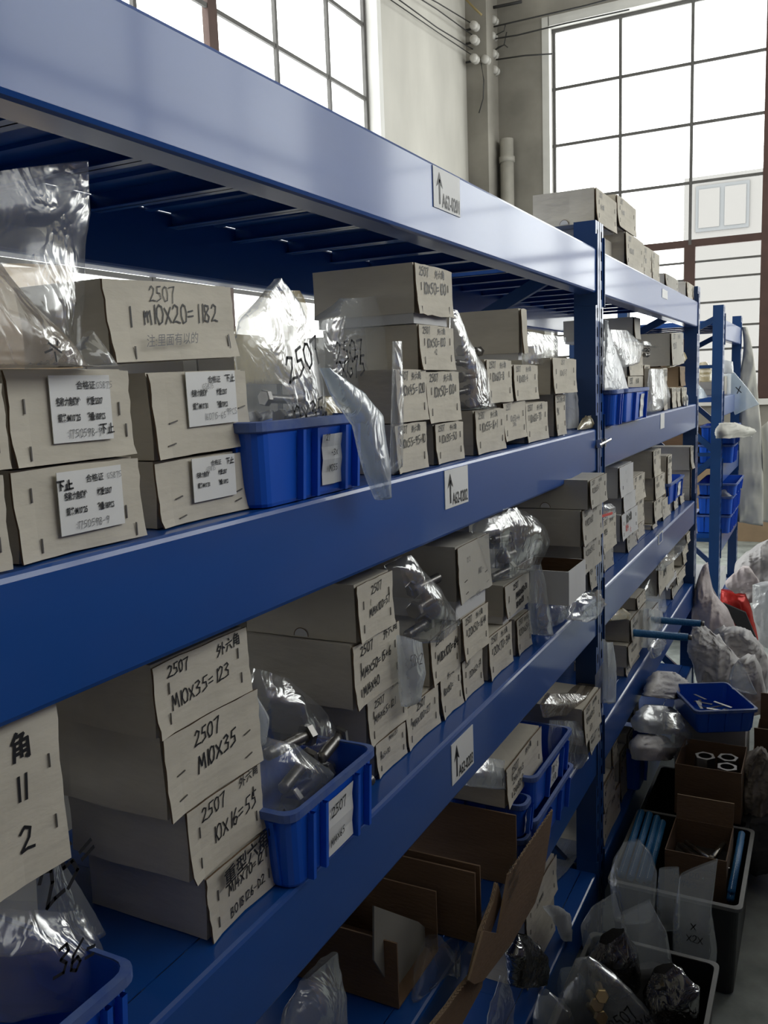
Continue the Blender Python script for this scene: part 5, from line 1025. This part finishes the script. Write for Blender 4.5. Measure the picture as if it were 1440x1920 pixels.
rf = bag('foil_wrap', 'crumpled red foil wrap between the sacks', 'foil', [(1352, 1180), (1350, 1135), (1352, 1106)], [(1425, 1205), (1412, 1150), (1398, 1114)], (0, 2.55), [.08, .08, .04], 'redf', .02, 22, 16, None, 22, closed=True)
panel('dark_fold', [(1356, 1130), (1398, 1148), (1420, 1200), (1425, 1215), (1380, 1172)], (0, 2.43), .02, 'sack_d', rf, 'sack_d')
bag('sack', 'brown-grey wrinkled sack lying beside the carton of nuts', 'sack', [(1396, 1555), (1393, 1470), (1395, 1425)], [(1470, 1570), (1465, 1460), (1430, 1400)], (0, .60), [.06, .08, .03], 'sack_b', .02, 30, 18, SK, 18, closed=True, minz=.001)
bag('sack', 'dark sagging cloth sack lying on the concrete at the right edge', 'sack', [(1405, 1632), (1390, 1580), (1385, 1530)], [(1470, 1620), (1470, 1570), (1460, 1530)], (0, .52), [.05, .06, .04], 'sack_d', .01, 24, 14, SK, 12, closed=True, minz=.001)
# bags stacked along the rack foot
BF = 'soft bags piled at the rack foot'
for i, (l, r_, y, mt, lab) in enumerate((
    ([(1215, 1306), (1222, 1285), (1235, 1258)], [(1275, 1312), (1288, 1292), (1262, 1260)], -.05, 'sack', 'grey puffy bag topmost at the rack foot beside the shallow blue bin'),
    ([(1205, 1374), (1202, 1350), (1215, 1322)], [(1262, 1370), (1268, 1350), (1250, 1324)], -.06, 'milky', 'grey-white bag second in the pile at the rack foot'),
    ([(1196, 1425), (1194, 1400), (1202, 1378)], [(1246, 1420), (1252, 1400), (1240, 1378)], -.06, 'sack', 'grey knotted bag lowest in the pile at the rack foot'),
    ([(1245, 1400), (1246, 1370), (1255, 1335)], [(1275, 1392), (1278, 1370), (1268, 1336)], -.12, 'clear2', 'dim clear bag between the pile and the white carton'))):
    bag('plastic_bag', lab, 'bag', l, r_, (1, y), [.05, .06, .025], mt, .018, 22, 16, BF, 22, closed=True)
bin_((1201, 1400), (1220, 1396), Z5, 'narrow blue bin at the bottom shelf end holding a clear bag', yf=-.02, depth=.12, h=.15, ribs=(.5,))
# standing bags and heap in the front tub
BT = 'clear bags standing in the front tub'
bag('plastic_bag', 'clear bag standing upright behind the others against the post', 'bag', [(1150, 1720), (1142, 1650), (1150, 1610), (1170, 1578)], [(1228, 1720), (1232, 1640), (1218, 1600), (1198, 1575)], (0, -.16), [.03, .03, .012, .004], 'clear2', .014, 28, 14, BT, 16)
bag('plastic_bag', 'dark hazy bag in the middle of the standing bags', 'bag', [(1232, 1740), (1230, 1690), (1236, 1628)], [(1275, 1740), (1276, 1690), (1273, 1626)], (0, -.12), [.02, .02, .006], 'clear2', .006, 22, 12, BT, 18)
bag('plastic_bag', 'tall frosted bag with faint marking nearest the open floor', 'bag', [(1262, 1910), (1262, 1720), (1275, 1640)], [(1335, 1905), (1345, 1780), (1334, 1710), (1346, 1610)], (0, -.18), [.04, .04, .006], 'clear2', .012, 28, 14, BT, 13, minz=.002, text=[('LX', 1290, 1722, .02, 0), ('X2X', 1292, 1745, .02, 0)])
bag('plastic_bag', 'clear bag with a slanting peak on the rack side of the front tub', 'bag', [(1095, 1790), (1088, 1735), (1110, 1700), (1150, 1676)], [(1190, 1790), (1172, 1740), (1160, 1700), (1153, 1675)], (0, -.34), [.03, .03, .012, .004], 'clear2', .014, 26, 14, BT, 15)
bag('plastic_bag', 'clear square-topped bag in the centre of the front tub', 'bag', [(1175, 1830), (1165, 1760), (1165, 1712)], [(1265, 1830), (1250, 1750), (1218, 1690)], (0, -.38), [.03, .03, .006], 'clear2', .014, 26, 14, BT, 15)
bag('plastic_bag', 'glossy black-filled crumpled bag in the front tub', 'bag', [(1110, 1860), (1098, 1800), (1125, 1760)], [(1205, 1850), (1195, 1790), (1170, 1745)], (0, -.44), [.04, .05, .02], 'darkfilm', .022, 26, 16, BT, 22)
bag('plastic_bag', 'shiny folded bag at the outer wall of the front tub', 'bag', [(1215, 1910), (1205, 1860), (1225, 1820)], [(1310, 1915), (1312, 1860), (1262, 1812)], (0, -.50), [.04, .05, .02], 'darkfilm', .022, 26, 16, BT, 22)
bag('plastic_bag', 'clear bag of bolts marked 2507 350 X4 at the frame bottom in the front tub', 'bag', [(1050, 1960), (1046, 1870), (1078, 1800), (1100, 1795)], [(1250, 1960), (1215, 1900), (1160, 1840), (1105, 1795)], (0, -.56), [.05, .05, .03, .006], 'clear2', .010, 30, 16, BT, 18, text=[('2507', 1165, 1905, .026, 50), ('350', 1195, 1918, .024, 50), ('X4', 1215, 1900, .024, 45)])
bag('plastic_bag', 'bluish clear bag slumped between the rack and the front tub', 'bag', [(1048, 1870), (1045, 1840), (1050, 1818)], [(1092, 1875), (1098, 1845), (1082, 1816)], (0, -.45), [.03, .03, .012], 'blueish', .008, 18, 14, BT, 22)
bag('plastic_bag', 'low clear bag spreading along the lower frame edge by the rack', 'bag', [(1000, 1960), (1000, 1900), (1010, 1860)], [(1085, 1950), (1070, 1900), (1030, 1862)], (0, -.62), [.04, .04, .012], 'clear2', .012, 22, 14, BT, 22)
bolts((-.58, -.2, .09), (.30, .22), 34, 'big', 'loose steel hex bolt in the bottom of the front tub', 'bolts in the front tub')
for i, (px_, py_) in enumerate(((1128, 1866), (1118, 1882), (1125, 1906))):
    c = at(px_, py_, 0, -.60); a_, b_, L_, r_ = bolt_mesh('big'); t = empty('hex_bolt', c, (0, rad(-20), rad(200+i*8))); tag(t, 'brass-toned bolt with bright thread in the bag marked 2507, '+['upper', 'middle', 'lower'][i], 'bolt', 'brass-toned bolts')
    for nm, me in (('head', a_), ('shank', b_)):
        me2 = me.copy(); me2.materials.clear(); me2.materials.append(M['brass']); o = bpy.data.objects.new(nm, me2); COL.objects.link(o); o.parent = t
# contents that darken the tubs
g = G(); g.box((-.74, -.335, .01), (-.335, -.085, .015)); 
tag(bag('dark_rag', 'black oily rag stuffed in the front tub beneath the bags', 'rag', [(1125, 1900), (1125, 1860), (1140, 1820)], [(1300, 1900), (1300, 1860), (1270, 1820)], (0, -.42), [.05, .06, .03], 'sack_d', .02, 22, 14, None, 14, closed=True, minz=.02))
# ================================================================== rack beyond the gap
bin3 = 'blue bins on the rack beyond the gap'
for i, (x, y, z, w, d, h, lab) in enumerate((
    (3.23, -.06, 1.131, .26, .2, .11, 'lower blue bin on the second level of the rack beyond the gap'), (3.23, -.07, 1.246, .32, .2, .11, 'upper blue bin on the second level of the rack beyond the gap'),
    (3.23, -.05, .701, .24, .2, .11, 'lowest blue bin on the low level of the rack beyond the gap'), (3.48, -.05, .701, .24, .2, .11, 'lowest blue bin further along the low level beyond the gap'),
    (3.23, -.06, .816, .26, .2, .11, 'second blue bin up on the low level beyond the gap'), (3.50, -.06, .816, .26, .2, .11, 'second blue bin up further along the low level beyond the gap'), (3.23, -.08, .932, .5, .22, .11, 'wide topmost blue bin holding scraps beyond the gap'))):
    bin_(None, None, z, lab, pos=(x, y), dims=(w, d, min(h, .075 if z > .9 and z < 1 else h)), ribs=(.2, .5, .8), group=bin3)
bag('canvas_bundle', 'bundle of crumpled off-white canvas jutting out over the blue bins', 'bundle', [(1352, 822), (1351, 810), (1353, 794)], [(1404, 818), (1404, 806), (1372, 792)], (1, -.10), [.05, .07, .03], 'sheet', .02, 16, 16, None, 20, closed=True)
bag('plastic_bag', 'pale blue flat bag with pen mark hanging before the canvas', 'bag', [(1378, 778), (1362, 735), (1352, 705), (1368, 698)], [(1385, 775), (1424, 758), (1400, 725), (1374, 695)], (0, 3.9), [.01, .012, .01, .004], 'blueish', .006, 18, 12, None, 14, text=[('X', 1382, 738, .05, 10)])
bag('plastic_bag', 'grey hazy bag behind the post of the rack beyond the gap, second level', 'bag', [(1356, 700), (1354, 690), (1356, 674)], [(1375, 700), (1375, 690), (1374, 678)], (0, 3.45), [.04, .04, .02], 'milky', .01, 14, 12, None, 14)
bag('plastic_bag', 'glossy tan bag between the end post and the rack beyond the gap', 'bag', [(1309, 716), (1308, 690), (1312, 680)], [(1334, 716), (1336, 690), (1325, 678)], (0, 3.25), [.05, .05, .02], 'amber', .01, 16, 12, None, 16)
for i, (x, y, z, w, d, h, tn, lab) in enumerate(((3.25, .18, 1.531, .3, .3, .13, 'kraft_l', 'brown carton between the posts, upper level beyond the gap'), (3.25, .2, 1.131, .3, .3, .24, 'kraft', 'dark carton in the depth of the second level beyond the gap'), (3.6, .1, 1.131, .3, .3, .2, 'kraft_l', 'tan carton behind the canvas bundle beyond the gap'), (3.25, .2, .701, .35, .3, .2, 'kraft', 'dark carton deep on the low level beyond the gap'), (3.3, .05, .201, .8, .4, .12, 'card_w', 'white boards on the bottom level beyond the gap'), (3.75, .05, 1.531, .25, .3, .12, 'card_b', 'grey carton by the canvas on the upper level beyond the gap'))):
    back('x', x, w, h, z, lab, y, d, tn)
bag('plastic_bag', 'white crumpled scrap bag on the topmost bin beyond the gap', 'bag', [(1349, 932), (1350, 922), (1356, 912)], [(1374, 930), (1366, 922), (1360, 913)], (0, 3.26), [.03, .03, .01], 'milky', .015, 12, 12, None, 30)
cv = bag('canvas_sheet', 'off-white canvas sheet draped over the end of the far rack, hanging in long folds', 'canvas', [(1383, 978), (1384, 850), (1387, 720), (1394, 650), (1391, 612)], [(1431, 986), (1430, 860), (1421, 735), (1410, 650), (1400, 612)], (0, 4.33), [.03, .03, .03, .025, .02], 'sheet', .05, 50, 26, None, 9, closed=True)
bag('canvas_sheet', 'second canvas corner hanging lower at the right edge of the picture', 'canvas', [(1430, 978), (1430, 900), (1428, 800)], [(1475, 985), (1460, 900), (1440, 790)], (0, 4.40), [.02, .02, .02], 'sheet', .02, 20, 12, None, 8, closed=True)
wl = tag(G().box((6.9, -1.6, 0), (7.2, 1.2, .85)).out('low_partition', M['kraft_l']), 'low brown boarded crate against the far wall under the window', 'crate')

bag('plastic_bag', 'golden backlit bag standing behind the tall clear bag, second shelf', 'bag', [(-60, 690), (-60, 600), (-40, 495)], [(150, 690), (138, 600), (132, 502)], (1, .24), [.03, .03, .02], 'window_glow', .006, 22, 12, BG, 14)  # added bag whose warm tint imitates amber light from the window
# unseen rack added on the other side of the aisle, only to shade the lower shelves
shade_rack = empty('storage_rack', (0, -1.5, 0)); tag(shade_rack, 'unseen blue rack added across the aisle for shade, loaded with large brown cartons', 'rack')
for px_ in (-4.2, -2.1, 0, 2.1):
    G().box((px_, -.06, 0), (px_+.086, 0, 2.07)).out('post', M['blue_dark'], shade_rack); G().box((px_, -.62, 0), (px_+.086, -.56, 2.07)).out('post', M['blue_dark'], shade_rack)
for z in ZS:
    for x0 in (-4.114, -2.014, .086):
        G().box((x0, -.046, z-BH), (x0+2.014, 0, z)).out('beam', M['blue'], shade_rack); G().box((x0, -.62, z-BH), (x0+2.014, -.575, z)).out('beam', M['blue'], shade_rack); G().box((x0, -.574, z-.03), (x0+2.014, -.047, z-.001)).out('deck_panel', M['blue'], shade_rack)
for zi, z in enumerate(ZS):  # unseen cartons added to fill the shading rack
    for xi in range(7):
        x = -4.08+xi*.92; h = .30 if zi else .22; w = .84 if xi % 3 else .78
        if x < 2.1 < x+w or any(x < p+.086 and x+w > p for p in (-2.1, 0)): x += .03
        r = empty('added_carton', (x, -1.99, z+.001)); tag(r, 'added unseen carton for shade across the aisle, '+['top', 'second', 'third', 'fourth', 'bottom'][zi]+' shelf, '+['first', 'second', 'third', 'fourth', 'fifth', 'sixth', 'seventh'][xi]+' along', 'carton', 'added cartons shading the aisle')
        G().box((0, 0, 0), (w, .42, h)).out('body', M['kraft'], r); G().box((.3, .42, h*.3), (.5, .4205, h*.7)).out('tape', M['kraft_l'], r)
